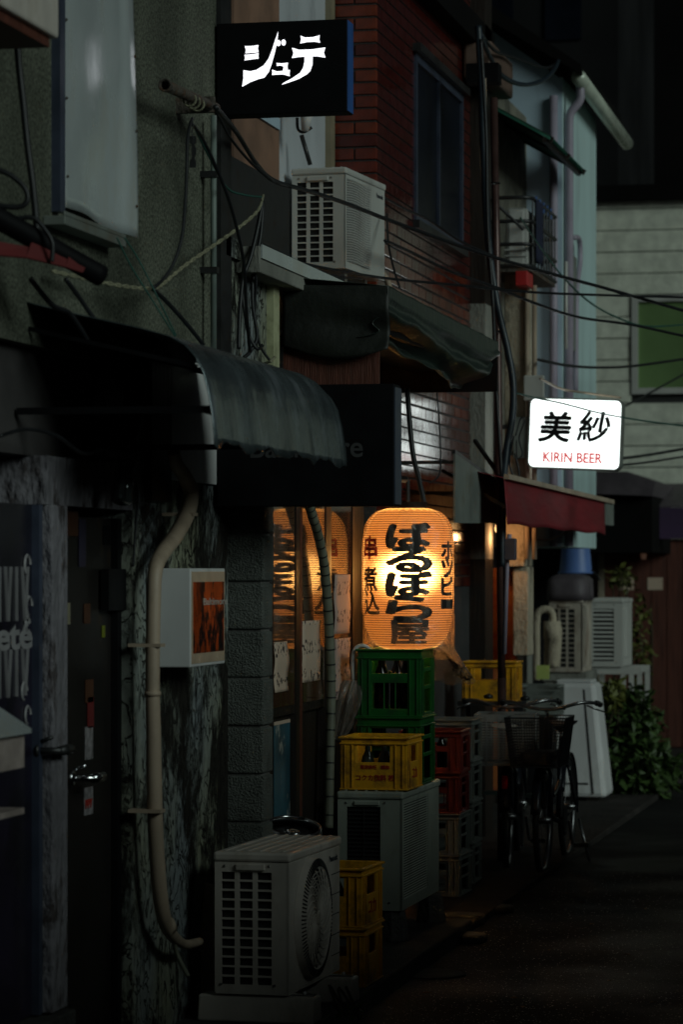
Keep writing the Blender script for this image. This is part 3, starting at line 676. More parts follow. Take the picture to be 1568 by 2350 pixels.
# fascia board under the awning
ya = atx(893, 700, .48).y; yb_ = atx(1147, 850, .48).y
zt0 = atx(893, 655, .48).z; zb0 = atx(893, 800, .48).z
MB().box(0.001, .43, ya + .03, ya + .05, Z(780, 905, .2), zb0 + .03).build('fascia', M['redwood'], B2)
# the awning itself
A2 = thing('shop_awning', 'dark green canvas awning with sagging folded valance above the sliding doors', 'awning', (.25, ya, zb0))
def endf(u, v):
    x = .004 + .476 * u; sag = (.055 * math.sin(u * math.pi) - .03 * (1 - u)) * (1 - v) ** 2
    z = zb0 + (zt0 - zb0) * v - sag - .012 * (1 - u) + .025 * (1 - u) * v
    y = ya + .012 * math.sin(5 * u + 9 * v) * (1 - v) - .018 * math.sin(v * 9 + u * 2) * (1 - v)
    return (x, y, z)
MB().grid(endf, 30, 20).build('end_flap', M['awning_in'], A2, smooth=True, solid=.003)
L2 = yb_ - ya
def val(u, v):
    y = ya + L2 * u; z1_ = zt0 - .02 * u; 
    us_ = (0, .2, .4, .6, .8, .92, 1.0); zs_ = (2.735, 2.725, 2.70, 2.675, 2.66, 2.69, 2.77); k = max(i for i in range(6) if us_[i] <= u); tt = (u - us_[k]) / (us_[k + 1] - us_[k]); tt = tt * tt * (3 - 2 * tt)
    zbot = zs_[k] + (zs_[k + 1] - zs_[k]) * tt + .008 * math.sin(u * 40)
    z = zbot + (z1_ - zbot) * v
    f = max(0, .78 - v) / .78
    x = .48 - .005 + f * (.05 * math.sin(v * 15 + u * 4.2) + .03 * math.sin(v * 7 - u * 9)) - .14 * f * f * (1 - .3 * u)
    return (x, y, z)
MB().grid(val, 70, 36).build('valance', M['awning'], A2, smooth=True, solid=.003)
def top(u, v):
    return (.0 + .475 * v, ya + L2 * u, zt0 + .05 * (1 - v) - .02 * u + .004 * math.sin(u * 40))
MB().grid(top, 40, 6).build('top_sheet', M['awning'], A2, smooth=True, solid=.003)
MB().bar((.40, ya + .05, 2.80), (.40, yb_ - .02, 2.80), .03, .05).build('front_beam', M['black'], A2)
MB().box(-.32, .47, yb_ - .022, yb_ - .002, aty(1040, 900, yb_).z, 2.93).build('far_flap', M['black'], A2)
MB().box(.0, .36, ya + .2, yb_ - .03, 2.79, 2.81).build('underside_board', M['black'], A2)
for yy in (ya + .06, yb_ - .05):
    MB().bar((0, yy, zt0 - .02), (.46, yy, zt0 - .06), .025).build('arm', M['darkmetal'], A2)

# ================================================================ BRICK BUILDING
XB = -.33; yB = Y(865, XB); yBe = Y(1080, XB); xB0 = XB - .262
B3 = thing('brick_building', 'glazed dark red brick corner building with a tall dark window upstairs', 'building', (-.6, yB, 0))
MB().box(-1.5, XB - .008, yB + .008, yBe, -.09, 6.6).build('backing_wall', M['brick_mortar'], B3)
pitch = .0733; bh = pitch - .011
def brick_mesh(i, lx, ly):
    mb = MB().box(0, lx, 0, ly, 0, bh); me = bpy.data.meshes.new('brick'); me.from_pydata([tuple(p) for p in mb.v], [], mb.f); me.update()
    bm = bmesh.new(); bm.from_mesh(me); bmesh.ops.bevel(bm, geom=bm.edges[:], offset=.003, segments=1, affect='EDGES'); bmesh.ops.recalc_face_normals(bm, faces=bm.faces[:]); bm.to_mesh(me); bm.free()
    me.materials.append(BRICKS[i % 3]); return me
LEN = .226
SF = [brick_mesh(i, .03, LEN) for i in range(3)]
SH = [brick_mesh(i, .125, .03) for i in range(3)]
SL = [brick_mesh(i, .24, .03) for i in range(3)]
SQ = [brick_mesh(i, .112, .03) for i in range(3)]
wy0, wy1 = Y(951, XB), Y(1060, XB)
wz0, wz1 = Z(1000, 535, XB), Z(1000, 165, XB)
rest = MB(); nb = 0
def put(me, loc):
    o = bpy.data.objects.new('brick', me); COL.objects.link(o); o.parent = B3
    o.location = Vector(loc) - ORG[B3.name]; o.rotation_euler = (random.uniform(-.004, .004), random.uniform(-.006, .006), random.uniform(-.006, .006))
for row in range(62):
    z = 1.62 + row * pitch
    if z > 6.4: break
    near = z < 4.95
    # camera-facing return
    if z > 3.0:
        if row % 2: segs = [(SH, .125, XB - .125), (SH, .125, XB - .125 - .135)]
        else: segs = [(SL, .24, XB - .24)]
        for S, w, x in segs:
            if near: put(S[random.randrange(3)], (x, yB, z))
            else: rest.box(x, x + w, yB, yB + .03, z, z + bh)
    y = yB + .031 + (0 if row % 2 else -.113)
    while y < yBe - .05:
        y0 = max(y, yB + .031); y1 = min(y + LEN, yBe)
        inwin = (y1 > wy0 and y0 < wy1 and z + bh > wz0 and z < wz1)
        if inwin:
            if y0 < wy0 - .03: rest.box(XB - .03, XB, y0, wy0 - .006, z, z + bh)
            if y1 > wy1 + .03: rest.box(XB - .03, XB, wy1 + .006, y1, z, z + bh)
        if not inwin and y1 - y0 > .04:
            hide = not near or (2.0 < z < 2.62)     # behind the awning or above the frame
            if not hide and y1 - y0 > LEN - .01 and nb < 262:
                put(SF[random.randrange(3)], (XB - .03, y0, z)); nb += 1
            else: rest.box(XB - .03, XB, y0, y1, z, z + bh)
        y += LEN + .009
o = rest.build('brickwork', BRICKS[1], B3, kind='stuff')
wn_ = MB().box(XB - .007, XB - .003, wy0 + .02, wy1 - .02, wz0 + .03, wz1 - .03).build('window', M['darkglass'], B3)
for (y0, y1, z0, z1) in ((wy0, wy0 + .05, wz0, wz1), (wy1 - .05, wy1, wz0, wz1), (wy0 + .05, wy1 - .05, wz0, wz0 + .05), (wy0 + .05, wy1 - .05, wz1 - .05, wz1), ((wy0 + wy1) / 2 - .06, (wy0 + wy1) / 2 - .02, wz0 + .05, wz1 - .05)):
    MB().box(XB - .0065, XB + .014, y0, y1, z0, z1).build('window_frame', M['bluemetal'], wn_)
MB().box(XB - .02, XB + .05, wy0 - .05, wy1 + .05, wz1 + .002, wz1 + .05).build('window_hood', M['darkmetal'], wn_)
MB().box(XB - .02, XB + .04, wy0 - .04, wy1 + .04, wz0 - .05, wz0 - .002).build('window_sill', M['darkmetal'], wn_)
MB().box(-1.5, XB + .10, yBe + .002, yBe + .34, 1.8, 3.5).build('end_pier', M['concrete'], B3)
MB().box(-1.5, XB + .10, yBe + .002, yBe + .34, -.09, 1.799).build('shaded_pier_base', M['blackwood'], B3)  # lower pier's shade put into the colour, dark instead of concrete
MB().box(-1.5, XB + .10, yBe + .002, yBe + .28, 3.5, 6.6).build('end_pier_upper', M['blackwood'], B3)
MB().box(XB + .01, XB + .20, Y(1060, XB), Y(1112, XB), Z(1085, 205, XB), Z(1085, 120, XB)).build('vent_hood', mat('brown_hood', (.13, .08, .06), .6), B3, bevel=.02)
MB().box(-1.6, XB + .10, yB - .1, yBe + .4, 5.18, 5.36).build('eaves', M['skydark'], B3)
# grey sheet over the lower wall, with a bent top brace
xq = .12; pn0, pn1 = Y(1041, xq), Y(1146, xq)
sh = thing('sheet_panel', 'dented grey green metal sheet panel with a slanting top above the lantern', 'panel', (xq, pn0, Z(1090, 1200, xq)))
MB().prism([(pn0, Z(1041, 1200, xq)), (pn1, Z(1145, 1200, xq)), (pn1, Z(1145, 1115, xq)), (pn0, Z(1041, 1040, xq))], (xq, 0, 0), (0, 1, 0), (0, 0, 1), (.012, 0, 0)).build('sheet', M['greysheet'], sh)
MB().bar((xq, pn0, Z(1041, 1036, xq)), (xq, pn1, Z(1145, 1110, xq)), .022).build('top_rail', M['darkmetal'], sh)
MB().bar((XB, pn0 + .02, Z(1041, 1060, xq)), (xq - .002, pn0 + .02, Z(1041, 1060, xq)), .02).build('stay', M['darkmetal'], sh)
MB().bar((XB, pn1 - .02, Z(1145, 1130, xq)), (xq - .002, pn1 - .02, Z(1145, 1130, xq)), .02).build('stay', M['darkmetal'], sh)

# duct stub and wire hook on the grey wall by the katakana sign
p = atd(690, 280, 15.9)
du = thing('wall_duct', 'short round duct with a pipe and hook on the grey wall behind the katakana sign', 'duct', p)
MB().tube([atd(704, 220, 15.9), atd(704, 268, 15.9), atd(700, 300, 15.9)], [.03, .033, .02], 12).build('bell', M['white'], du, smooth=True)
MB().tube(spline([atd(682, 270, 15.95), atd(684, 296, 15.95), atd(697, 303, 15.95), atd(716, 292, 15.95)], 5), .008, 8).build('hook', M['darkmetal'], du, smooth=True)
MB().tube([atd(692, 310, 16.1), atd(712, 378, 16.1)], .012, 8).build('pipe', M['darkmetal'], du, smooth=True)
MB().tube([atd(704, 222, 15.9), atx(704, 222, X2)], .01, 8).build('bracket', M['darkmetal'], du)
# ================================================================ AIR CONDITIONERS
def holed(mb, us, vs, hole, f, t):
    """plate made of cells between the breaks us x vs, leaving out the holes; f(u,v) -> point, t = thickness vector"""
    t = Vector(t)
    for i in range(len(us) - 1):
        for j in range(len(vs) - 1):
            if hole(i, j): continue
            p = [Vector(f(us[i], vs[j])), Vector(f(us[i + 1], vs[j])), Vector(f(us[i + 1], vs[j + 1])), Vector(f(us[i], vs[j + 1]))]
            q = [x + t for x in p]; fs = [(0, 1, 2, 3), (7, 6, 5, 4)]
            if j == 0 or hole(i, j - 1): fs.append((0, 4, 5, 1))
            if j == len(vs) - 2 or hole(i, j + 1): fs.append((2, 6, 7, 3))
            if i == 0 or hole(i - 1, j): fs.append((3, 7, 4, 0))
            if i == len(us) - 2 or hole(i + 1, j): fs.append((1, 5, 6, 2))
            mb.add(p + q, fs)
    return mb
def breaks(spans, lo, hi):
    b = [lo]
    for a, c in spans: b += [a, c]
    return b + [hi]
def aircon(label, loc, rz, w, d, h, m, side, front, logo=None, group='air conditioner outdoor units'):
    t = thing('air_conditioner', label, 'air conditioner', loc, rz, group, local=True)
    c = MB(); c.box(-d, -.012, .012, w, .012, h - .045)                       # inner carcass (dark)
    c.build('interior', M['inside'], t)
    sh_ = MB()                                                                # plates
    sh_.box(-d, -.0005, w, w + .004, 0, h - .04); sh_.box(-d - .004, -d, 0, w, 0, h - .04); sh_.box(-d, 0, 0, w, -.006, 0)
    sh_.build('back_panel', m, t)
    lid = MB(); lid.box(-d - .008, .008, -.008, w + .008, h - .042, h - .006)
    lid.build('top_lid', m, t, bevel=.010)
    rb = MB()
    for k in range(6): rb.box(-d + .03 + k * (d - .06) / 5 - .006, -d + .03 + k * (d - .06) / 5 + .006, .02, w - .02, h - .006, h - .001)
    rb.build('lid_ribs', m, t, bevel=.002)
    sp = MB()
    if side == 'grid':
        us = breaks([(-d + d * a, -d + d * b) for a, b in ((.08, .26), (.325, .505), (.57, .765))], -d, 0)
        rows = [(h * (.055 + k * .0672), h * (.055 + k * .0672 + .054)) for k in range(12)]
        vs_ = breaks(rows, 0, h - .043)
        holed(sp, us, vs_, lambda i, j: i % 2 == 1 and j % 2 == 1, lambda u, v: (u, 0, v), (0, .008, 0))
        sp.build('side_grille', m, t)
        hd_ = MB().box(-d * .72, -d * .32, -.012, -.0005, h - .075, h - .05).build('handle', m, t, bevel=.004)
    elif side == 'louver':
        us = breaks([(-d + d * .13, -d + d * .66)], -d, 0); vs_ = breaks([(h * .3, h * .86)], 0, h - .043)
        holed(sp, us, vs_, lambda i, j: i == 1 and j == 1, lambda u, v: (u, 0, v), (0, .008, 0))
        sp.build('side_panel', m, t)
        sl_ = MB()
        for k in range(16): sl_.box(-d + d * .13, -d + d * .66, .003, .010, h * (.31 + k * .034), h * (.318 + k * .034))
        sl_.box(-d * .61, -d * .59, .001, .0028, h * .3, h * .86); sl_.build('side_slats', M['inside'] if m is M['acgreen'] else m, t, kind='stuff')
        MB().box(-d * .75, -d * .35, -.010, -.0005, h - .07, h - .05).build('handle', m, t, bevel=.004)
    elif side == 'bigslat':
        us = breaks([(-d + d * .06, -d + d * .72)], -d, 0); vs_ = breaks([(h * .07, h * .84)], 0, h - .043)
        holed(sp, us, vs_, lambda i, j: i == 1 and j == 1, lambda u, v: (u, 0, v), (0, .008, 0)); sp.build('side_panel', m, t)
        for k in range(12):
            z = h * (.07 + .77 * (k + .5) / 12)
            MB().add([(-d + d * .06, .001, z - .004), (-d + d * .72, .001, z - .004), (-d + d * .72, .011, z + .012), (-d + d * .06, .011, z + .012)], [(0, 1, 2, 3)]).build('slat', m, t, solid=.003)
    for (sx_, sz_) in ((-d * .93, .03), (-d * .2, .03), (-d * .88, h - .06), (-d * .27, h - .058)):
        MB().lathe([(.006, 0), (.004, .004)], 8, (sx_, -.0005, sz_), Matrix.Rotation(R(90), 3, 'X')).build('screw', M['metal'], t)
    fp = MB()
    if front == 'fan':
        cy, cz, rr_ = w * .40, h * .475, h * .365
        fp.box(-.012, 0, 0, w, 0, h - .043); fp.build('front_panel', m, t, bevel=.004)
        Mx = Matrix.Rotation(R(90), 3, 'Y')
        bz = MB().lathe([(rr_ * 1.20, .001), (rr_ * 1.16, .028), (rr_ * 1.0, .036), (rr_ * .97, .030), (rr_ * .97, .005)], 48, (0, cy, cz), Mx, caps=False)
        bz.build('fan_bezel', m, t, smooth=False)
        MB().lathe([(.001, .004), (rr_ * .985, .004)], 40, (0, cy, cz), Mx, caps=False).build('fan_opening', M['inside'], t)
        g = MB()
        for k in range(11): g.torus((.030, cy, cz), rr_ * (.16 + k * .082), .0024, 'x', 48, 4)
        for k in range(20):
            a0 = 2 * math.pi * k / 20; pts_ = []
            for q_ in range(9):
                u = q_ / 8; r_ = rr_ * (.12 + .86 * u); an_ = a0 + 1.5 * u ** .8
                pts_.append((.032, cy + r_ * math.cos(an_), cz + r_ * math.sin(an_)))
            g.tube(pts_, .0042, 4)
        g.build('fan_guard', m, t, smooth=True)
        MB().lathe([(.03, .03), (.03, .036), (.022, .04)], 20, (0, cy, cz), Mx).build('fan_hub', m, t, smooth=False)
        rbz = MB()
        for k in range(90):
            an_ = 2 * math.pi * k / 90; c_, s_ = math.cos(an_), math.sin(an_)
            rbz.bar((.030, cy + rr_ * 1.165 * c_, cz + rr_ * 1.165 * s_), (.038, cy + rr_ * 1.01 * c_, cz + rr_ * 1.01 * s_), .004, .004)
        rbz.build('bezel_ribs', M['inside'], t, kind='stuff')
        for k in range(5):
            MB().box(0, .0015, w * .83, w - .004, h * (.12 + k * .15), h * (.12 + k * .15) + .003).build('panel_line', M['inside'], t)
    elif front == 'mesh':
        y1_ = w * .66
        holed(fp, breaks([(w * .03, y1_)], 0, w), breaks([(.03, h - .06)], 0, h - .043), lambda i, j: i == 1 and j == 1, lambda u, v: (-.01, u, v), (.01, 0, 0)); fp.build('front_panel', m, t)
        g = MB(); nh, nv_ = 34, 26
        for k in range(nh):
            z = .03 + (h - .09) * (k + .5) / nh
            g.tube([(.0 + .012 * math.sin(math.pi * (q_ / 6)), w * .03 + (y1_ - w * .03) * q_ / 6, z + .006 * math.sin(q_ * 1.1)) for q_ in range(7)], .0017, 4)
        for k in range(nv_):
            y = w * .03 + (y1_ - w * .03) * (k + .5) / nv_; xx = .012 * math.sin(math.pi * (k + .5) / nv_)
            g.tube([(xx, y, .03), (xx, y + .004, h * .5), (xx, y, h - .06)], .0014, 4)
        g.build('fan_guard', m, t, kind='stuff')
        MB().lathe([(.001, 0), (h * .36, 0)], 30, (-.0095, w * .345, h * .47), Matrix.Rotation(R(90), 3, 'Y'), caps=False).build('fan_opening', M['inside'], t)
    elif front == 'louver':
        y1_ = w * .70
        holed(fp, breaks([(w * .05, y1_)], 0, w), breaks([(.04, h - .06)], 0, h - .043), lambda i, j: i == 1 and j == 1, lambda u, v: (-.01, u, v), (.01, 0, 0)); fp.build('front_panel', m, t)
        g = MB()
        for k in range(38):
            z = .045 + (h - .11) * k / 37
            g.add([(-.001, w * .05, z - .0022), (-.001, y1_, z - .0022), (-.006, y1_, z + .0022), (-.006, w * .05, z + .0022)], [(0, 1, 2, 3)])
        g.build('front_louvers', m, t, kind='stuff', solid=.0012)
        MB().box(0, .002, w * .80, w * .95, h * .35, h * .7).build('service_cover', m, t, bevel=.001)
    else:
        fp.box(-.012, 0, 0, w, 0, h - .043); fp.build('front_panel', m, t, bevel=.006)
        MB().box(0, .012, w * .18, w * .75, h * .12, h * .85).build('front_cover', m, t, bevel=.01)
    if logo:
        text('logo', logo, mat('dark_logo', (.04, .045, .06), .4), t, (.0012, w * .87, h * .84), (0, 1, 0), (0, 0, 1), .034, offset=.0006, extrude=.0005, sx=1.0)
    return t
# 1: foreground
H1 = .542; p = atz(663, 2282, .11)
ac1 = aircon('cream air conditioner with a round fan guard on blocks at the front', (p.x, p.y, .112), -R(2.4), .78, .29, H1, M['ac'], 'grid', 'fan', 'Panasonic')
def foot(loc, rz, L, label):
    t = thing('footing_block', label, 'block', loc, rz, 'plastic footing blocks under the air conditioners', local=True)
    MB().prism([(-.07, 0), (.07, 0), (.05, .10), (-.05, .10)], (-L, 0, 0), (0, 1, 0), (0, 0, 1), (L + .10, 0, 0)).build('block', M['ac'], t, bevel=.008)
    MB().box(-.03, .09, -.02, .02, .1002, .106).build('rail', M['metal'], t); MB().lathe([(.01, 0), (.006, .012)], 8, (.05, 0, .1062)).build('bolt', M['metal'], t)
    return t
foot((p.x + .0, p.y + .06, .0), -R(2.4), .36, 'near footing block under the cream fan air conditioner')
foot((p.x + .03, p.y + .64, .0), -R(2.4), .36, 'far footing block under the cream fan air conditioner')
# 2: grey-green, carries crates
D2 = 14.15; p2 = atd(923, 2087, D2); z2 = p2.z
w2 = Y(1003, p2.x) - p2.y
ac2 = aircon('grey green louvred air conditioner carrying yellow and green crates', (p2.x, p2.y, z2), -R(.6), w2, .302, .552, M['acgreen'], 'louver', 'louver')
for k, (dx, dyy, nm) in enumerate(((-.03, .06, 'small concrete foot at the near corner of the louvred air conditioner'), (.01, w2 - .1, 'small concrete foot at the far corner of the louvred air conditioner'))):
    mb = MB().lathe([(.075, 0), (.055, z2 - .015), (.03, z2 - .012)], 8, (p2.x + dx - .02, p2.y + dyy, 0.002)); solo(mb, 'footing_stone', M['stone'], nm, 'block', 'concrete feet')
mb = MB().box(p2.x - .31, p2.x - .2, p2.y + .05, p2.y + w2 - .05, .002, z2 - .008); solo(mb, 'timber_rail', M['blackwood'], 'dark timber under the rear of the louvred air conditioner', 'timber')
# 3: upstairs
D3 = 16.0; p3 = atd(793, 612, D3); h3 = 232 / 7000 * D3
ac3 = aircon('grey white air conditioner with mesh guard up on the roof ledge', (p3.x, p3.y, p3.z), -R(4.6), .76, .29, h3, M['acwhite'], 'grid', 'mesh', 'Panasonic')
for dy_ in (.08, .62):
    mb = MB().box(p3.x - .28, p3.x - .02, p3.y + dy_, p3.y + dy_ + .06, zl + .002, p3.z - .008); solo(mb, 'support_rail', M['metal'], 'near metal rail under the ledge air conditioner' if dy_ < .3 else 'far metal rail under the ledge air conditioner', 'rail')
mb = MB().tube(spline([p3 + Vector((-.05, .80, .1)), p3 + Vector((.05, .86, .02)), p3 + Vector((.06, .9, -.12)), p3 + Vector((-.0, 1.0, -.3))], 6), .018, 10)
solo(mb, 'drain_hose', M['conduit'], 'pale hose curling down behind the ledge air conditioner', 'hose', smooth=True)
# beige splash shield behind no. 1
ysd = p.y + .30; q = [aty(x, y, ysd) for x, y in ((470, 2025), (498, 2034), (498, 2290), (446, 2290))]
mb = MB().prism([(v.x, v.z) for v in q], (0, ysd, 0), (1, 0, 0), (0, 0, 1), (0, .018, 0)); solo(mb, 'board', M['conduit'], 'beige tapering board standing between the plaster wall and the foreground air conditioner', 'board')
# keg
pk = atd(679, 1900, 12.95)
kg = thing('beer_keg', 'small tilted steel beer keg with a rolled rim behind the foreground air conditioner', 'keg', (pk.x - .10, pk.y + .15, 0.03), 0, None, local=True, tilt=(R(15), R(9)))
hk = pk.z + .015
MB().lathe([(.09, 0), (.115, .01), (.118, .04), (.108, .06), (.118, .09), (.123, .2), (.123, .4), (.118, hk - .10), (.106, hk - .07), (.112, hk - .055), (.122, hk - .045)], 36).build('body', M['darkmetal'], kg, smooth=True)
MB().lathe([(.121, hk - .045), (.1235, hk - .03), (.117, hk - .005), (.112, hk), (.107, hk - .004), (.105, hk - .04)], 40, caps=False).build('rim', M['mirror_chrome'], kg, smooth=True, solid=.003)
MB().lathe([(.001, hk - .052), (.105, hk - .046)], 30, caps=False).build('head', M['darkmetal'], kg, smooth=True)
MB().lathe([(.03, hk - .05), (.03, hk - .03), (.022, hk - .026), (.01, hk - .03)], 18).build('valve', M['mirror_chrome'], kg, smooth=True)

# ================================================================ CRATES AND BOTTLES
def crate_mesh(w, d, h, style):
    mb = MB(); t = .012; x0, x1, y0, y1 = -w / 2, w / 2, -d / 2, d / 2
    def wall(L, f, tv, st):
        if st == 'beer':      # handle slot up, open panels below
            us = breaks([(-L * .28, -L * .10), (-L * .08, L * .08), (L * .10, L * .28)], -L / 2, L / 2); vs_ = breaks([(h * .12, h * .50), (h * .64, h * .83)], 0, h)
            holed(mb, us, vs_, lambda i, j: (j == 1 and i in (1, 3, 5)) or (j == 3 and 1 <= i <= 5), f, tv)
        elif st == 'soda':    # big window, solid printed lower half
            us = breaks([(-L * .27, L * .24)], -L / 2, L / 2); vs_ = breaks([(h * .52, h * .83)], 0, h)
            holed(mb, us, vs_, lambda i, j: i == 1 and j == 1, f, tv)
        elif st == 'open':    # rails
            us = breaks([(-L * .36, L * .36)], -L / 2, L / 2); vs_ = breaks([(h * .06, h * .40), (h * .46, h * .66), (h * .72, h * .88)], 0, h)
            holed(mb, us, vs_, lambda i, j: i == 1 and j in (1, 3, 5), f, tv)
        else:
            us = [-L / 2, L / 2]; vs_ = [0, h]; holed(mb, us, vs_, lambda i, j: False, f, tv)
    wall(w, lambda u, v: (u, y0, v), (0, t, 0), style[0]); wall(w, lambda u, v: (u, y1, v), (0, -t, 0), style[0])
    wall(d - 2 * t, lambda u, v: (x1, u, v), (-t, 0, 0), style[1]); wall(d - 2 * t, lambda u, v: (x0, u, v), (t, 0, 0), style[1])
    mb.box(x0 + t, x1 - t, y0 + t, y1 - t, .006, .016)
    for zz, hh, pr in ((h - .009, .009, .011), (h * .855, .008, .007), (0, .008, .006)):      # flanges
        mb.box(x0 - pr, x1 + pr, y0 - pr, y0 - .0004, zz, zz + hh); mb.box(x0 - pr, x1 + pr, y1 + .0004, y1 + pr, zz, zz + hh)
        mb.box(x0 - pr, x0 - .0004, y0, y1, zz, zz + hh); mb.box(x1 + .0004, x1 + pr, y0, y1, zz, zz + hh)
    for sx_ in (-1, 1):                                                       # corner ribs
        for sy_ in (-1, 1):
            for off in (.02, .055):
                mb.bar((sx_ * (w / 2 - off), sy_ * (d / 2 + .004), .01), (sx_ * (w / 2 - off), sy_ * (d / 2 + .004), h * .85), .005, .007)
                mb.bar((sx_ * (w / 2 + .004), sy_ * (d / 2 - off), .01), (sx_ * (w / 2 + .004), sy_ * (d / 2 - off), h * .85), .007, .005)
    return mb
def crate(name, w, d, h, style, m, loc, rz, label, group=None):
    o = crate_mesh(w, d, h, style).build(name, m, None, bevel=.0025); o.location = loc; o.rotation_euler.z = rz
    return tag(o, label, 'crate', group)
def bottle(loc, m, label, h=.24, r=.031, lab=False, group='bottles in the crates'):
    t = thing('bottle', label, 'bottle', loc, 0, group, local=True)
    MB().lathe([(r * .8, 0), (r, .006), (r, h * .55), (r * .85, h * .64), (r * .45, h * .76), (r * .40, h * .93), (r * .47, h * .94), (r * .47, h)], 16).build('glass', m, t, smooth=True)
    if lab: MB().lathe([(r * 1.015, h * .2), (r * 1.015, h * .44)], 16, caps=False).build('label', M['label'], t, smooth=True)
    return t
zt2 = z2 + .552 - .001
# yellow on no. 2
yw, yd_, yh = .298, .33, .247
yc = (aty(785, 1700, p2.y + .04).x, aty(938, 1700, p2.y + .04).x); ycx = sum(yc) / 2; ycy = p2.y + .03 + yd_ / 2
yc1 = crate('crate', yc[1] - yc[0], yd_, yh, ('soda', 'soda'), M['yellowcrate'], (ycx, ycy, zt2), -R(1.5), 'yellow soda crate with red printing on top of the louvred air conditioner', 'stacked crates')
nrm = -(yc[1] - yc[0]) / 2
for s_, zz, sz in (('東京赤坂　調布', .105, .020), ('コクカ飲料 株', .055, .030)):
    text('lettering', s_, M['redink'], yc1, (0.005, -yd_ / 2 - .0015, zz), (1, 0, 0), (0, 0, 1), sz, offset=.0006, extrude=.0008)
text('lettering', 'コカ', M['redink'], yc1, ((yc[1] - yc[0]) / 2 + .0015, 0, .07), (0, 1, 0), (0, 0, 1), .06, offset=.001, extrude=.0008)
bottle((ycx - .05, ycy - .08, zt2 + .018), M['clearbottle'], 'left clear bottle seen through the window of the yellow crate on the air conditioner', .21, .03)
bottle((ycx + .03, ycy - .09, zt2 + .018), M['clearbottle'], 'labelled bottle seen through the window of the yellow crate on the air conditioner', .21, .03, True)
bottle((ycx + .09, ycy + .02, zt2 + .018), M['bottle'], 'dark bottle at the alley side of the yellow crate on the air conditioner', .21, .03)
# green pair
gy = ycy + yd_ / 2 + .03; gw = aty(966, 1700, gy).x - aty(821, 1700, gy).x; gcx = (aty(966, 1700, gy).x + aty(821, 1700, gy).x) / 2; gd = .36
gh = (aty(890, 1489, gy).z - zt2) / 2
crate('crate', gw, gd, gh, ('beer', 'open'), M['greencrate'], (gcx, gy + gd / 2, zt2), -R(.5), 'lower green beer crate, partly hidden by the yellow soda crate', 'stacked crates')
crate('crate', gw, gd, gh, ('beer', 'open'), M['greencrate'], (gcx, gy + gd / 2, zt2 + gh), R(.6), 'topmost green beer crate just below the paper lantern', 'stacked crates')
for k, (dx, dy_) in enumerate(((-.055, .08), (.065, .09), (.0, .2), (-.08, .24))):
    nm = ('left front', 'right front', 'middle rear', 'left rear')[k]
    bottle((gcx + dx, gy + dy_, zt2 + gh + .018), M['bottle'], nm + ' brown beer bottle in the topmost green crate', .30, .034)
for k, (dx, dy_) in enumerate(((-.055, .08), (.065, .09))):
    bottle((gcx + dx, gy + dy_, zt2 + .018), M['bottle'], ('left' if k == 0 else 'right') + ' brown beer bottle in the lower green crate', .30, .034)
# yellow pair behind no. 1
q = atz(839, 2266, 0.0); s_w, s_d = .30, .34
sx0, sy0_ = q.x - s_w / 2, q.y + s_d / 2
crate('crate', s_w, s_d, .245, ('soda', 'soda'), M['yellowcrate'], (sx0, sy0_, .001), -R(1), 'lower yellow crate on the step beside the foreground air conditioner', 'stacked crates')
yc2 = crate('crate', s_w, s_d, .245, ('soda', 'soda'), M['yellowcrate'], (sx0 - .004, sy0_, .247), -R(3), 'upper yellow crate on the step beside the foreground air conditioner', 'stacked crates')
text('lettering', 'コカ', M['redink'], yc2, (s_w / 2 + .0015, 0, .07), (0, 1, 0), (0, 0, 1), .07, offset=.001, extrude=.0008)
for k, (dx, dy_) in enumerate(((.0, -.1), (.08, -.08), (.09, .05), (-.02, .06))):
    bottle((sx0 + dx, sy0_ + dy_, .265), M['clearbottle' if k < 2 else 'bottle'], ('left clear', 'right clear', 'right dark', 'left dark')[k] + ' bottle in the upper yellow crate on the step', .20, .03, k == 0)
# chrome tap head standing in it
tp = thing('tap_head', 'chrome ringed tap head rising beside the upper yellow crate', 'tap', (sx0 - .03, sy0_ - .02, .47), 0, local=True)
MB().lathe([(.02, 0), (.03, .01), (.022, .03), (.035, .05), (.04, .06), (.024, .075), (.018, .10), (.03, .115), (.02, .13)], 20).build('body', M['mirror_chrome'], tp, smooth=True)
MB().lathe([(.012, -.2), (.012, 0)], 10).build('stem', M['darkmetal'], tp, smooth=True)
# red and grey stacks further back
q = atz(1055, 2058, -.045)
rx, ry = q.x - .17, q.y + .18
names = ('bottom grey crate of the red and grey stack', 'second grey crate of the red and grey stack', 'lower dark red crate of the red and grey stack', 'top dark red crate of the red and grey stack')
hz_ = (aty(1040, 1678, q.y).z + .045) / 4
for k in range(4):
    crate('crate', .33, .36, hz_, ('beer', 'open'), M['greycrate' if k < 2 else 'redcrate'], (rx + random.uniform(-.006, .006), ry, -.044 + k * hz_), R(random.uniform(-2, 2)), names[k], 'stacked crates')
q = atz(1082, 2030, -.045); hz2 = (aty(1070, 1652, q.y).z + .045) / 4
for k in range(4):
    crate('crate', .34, .34, hz2, ('beer', 'open'), M['greycrate'], (q.x - .17, q.y + .19, -.044 + k * hz2), R(random.uniform(-2, 2)), ('bottom', 'second', 'third', 'top')[k] + ' grey crate of the all grey stack by the bicycles', 'stacked crates')
bottle((rx + .05, ry - .06, -.044 + 3 * hz_ + .018), M['bottle'], 'brown bottle in the top dark red crate', .2, .032)
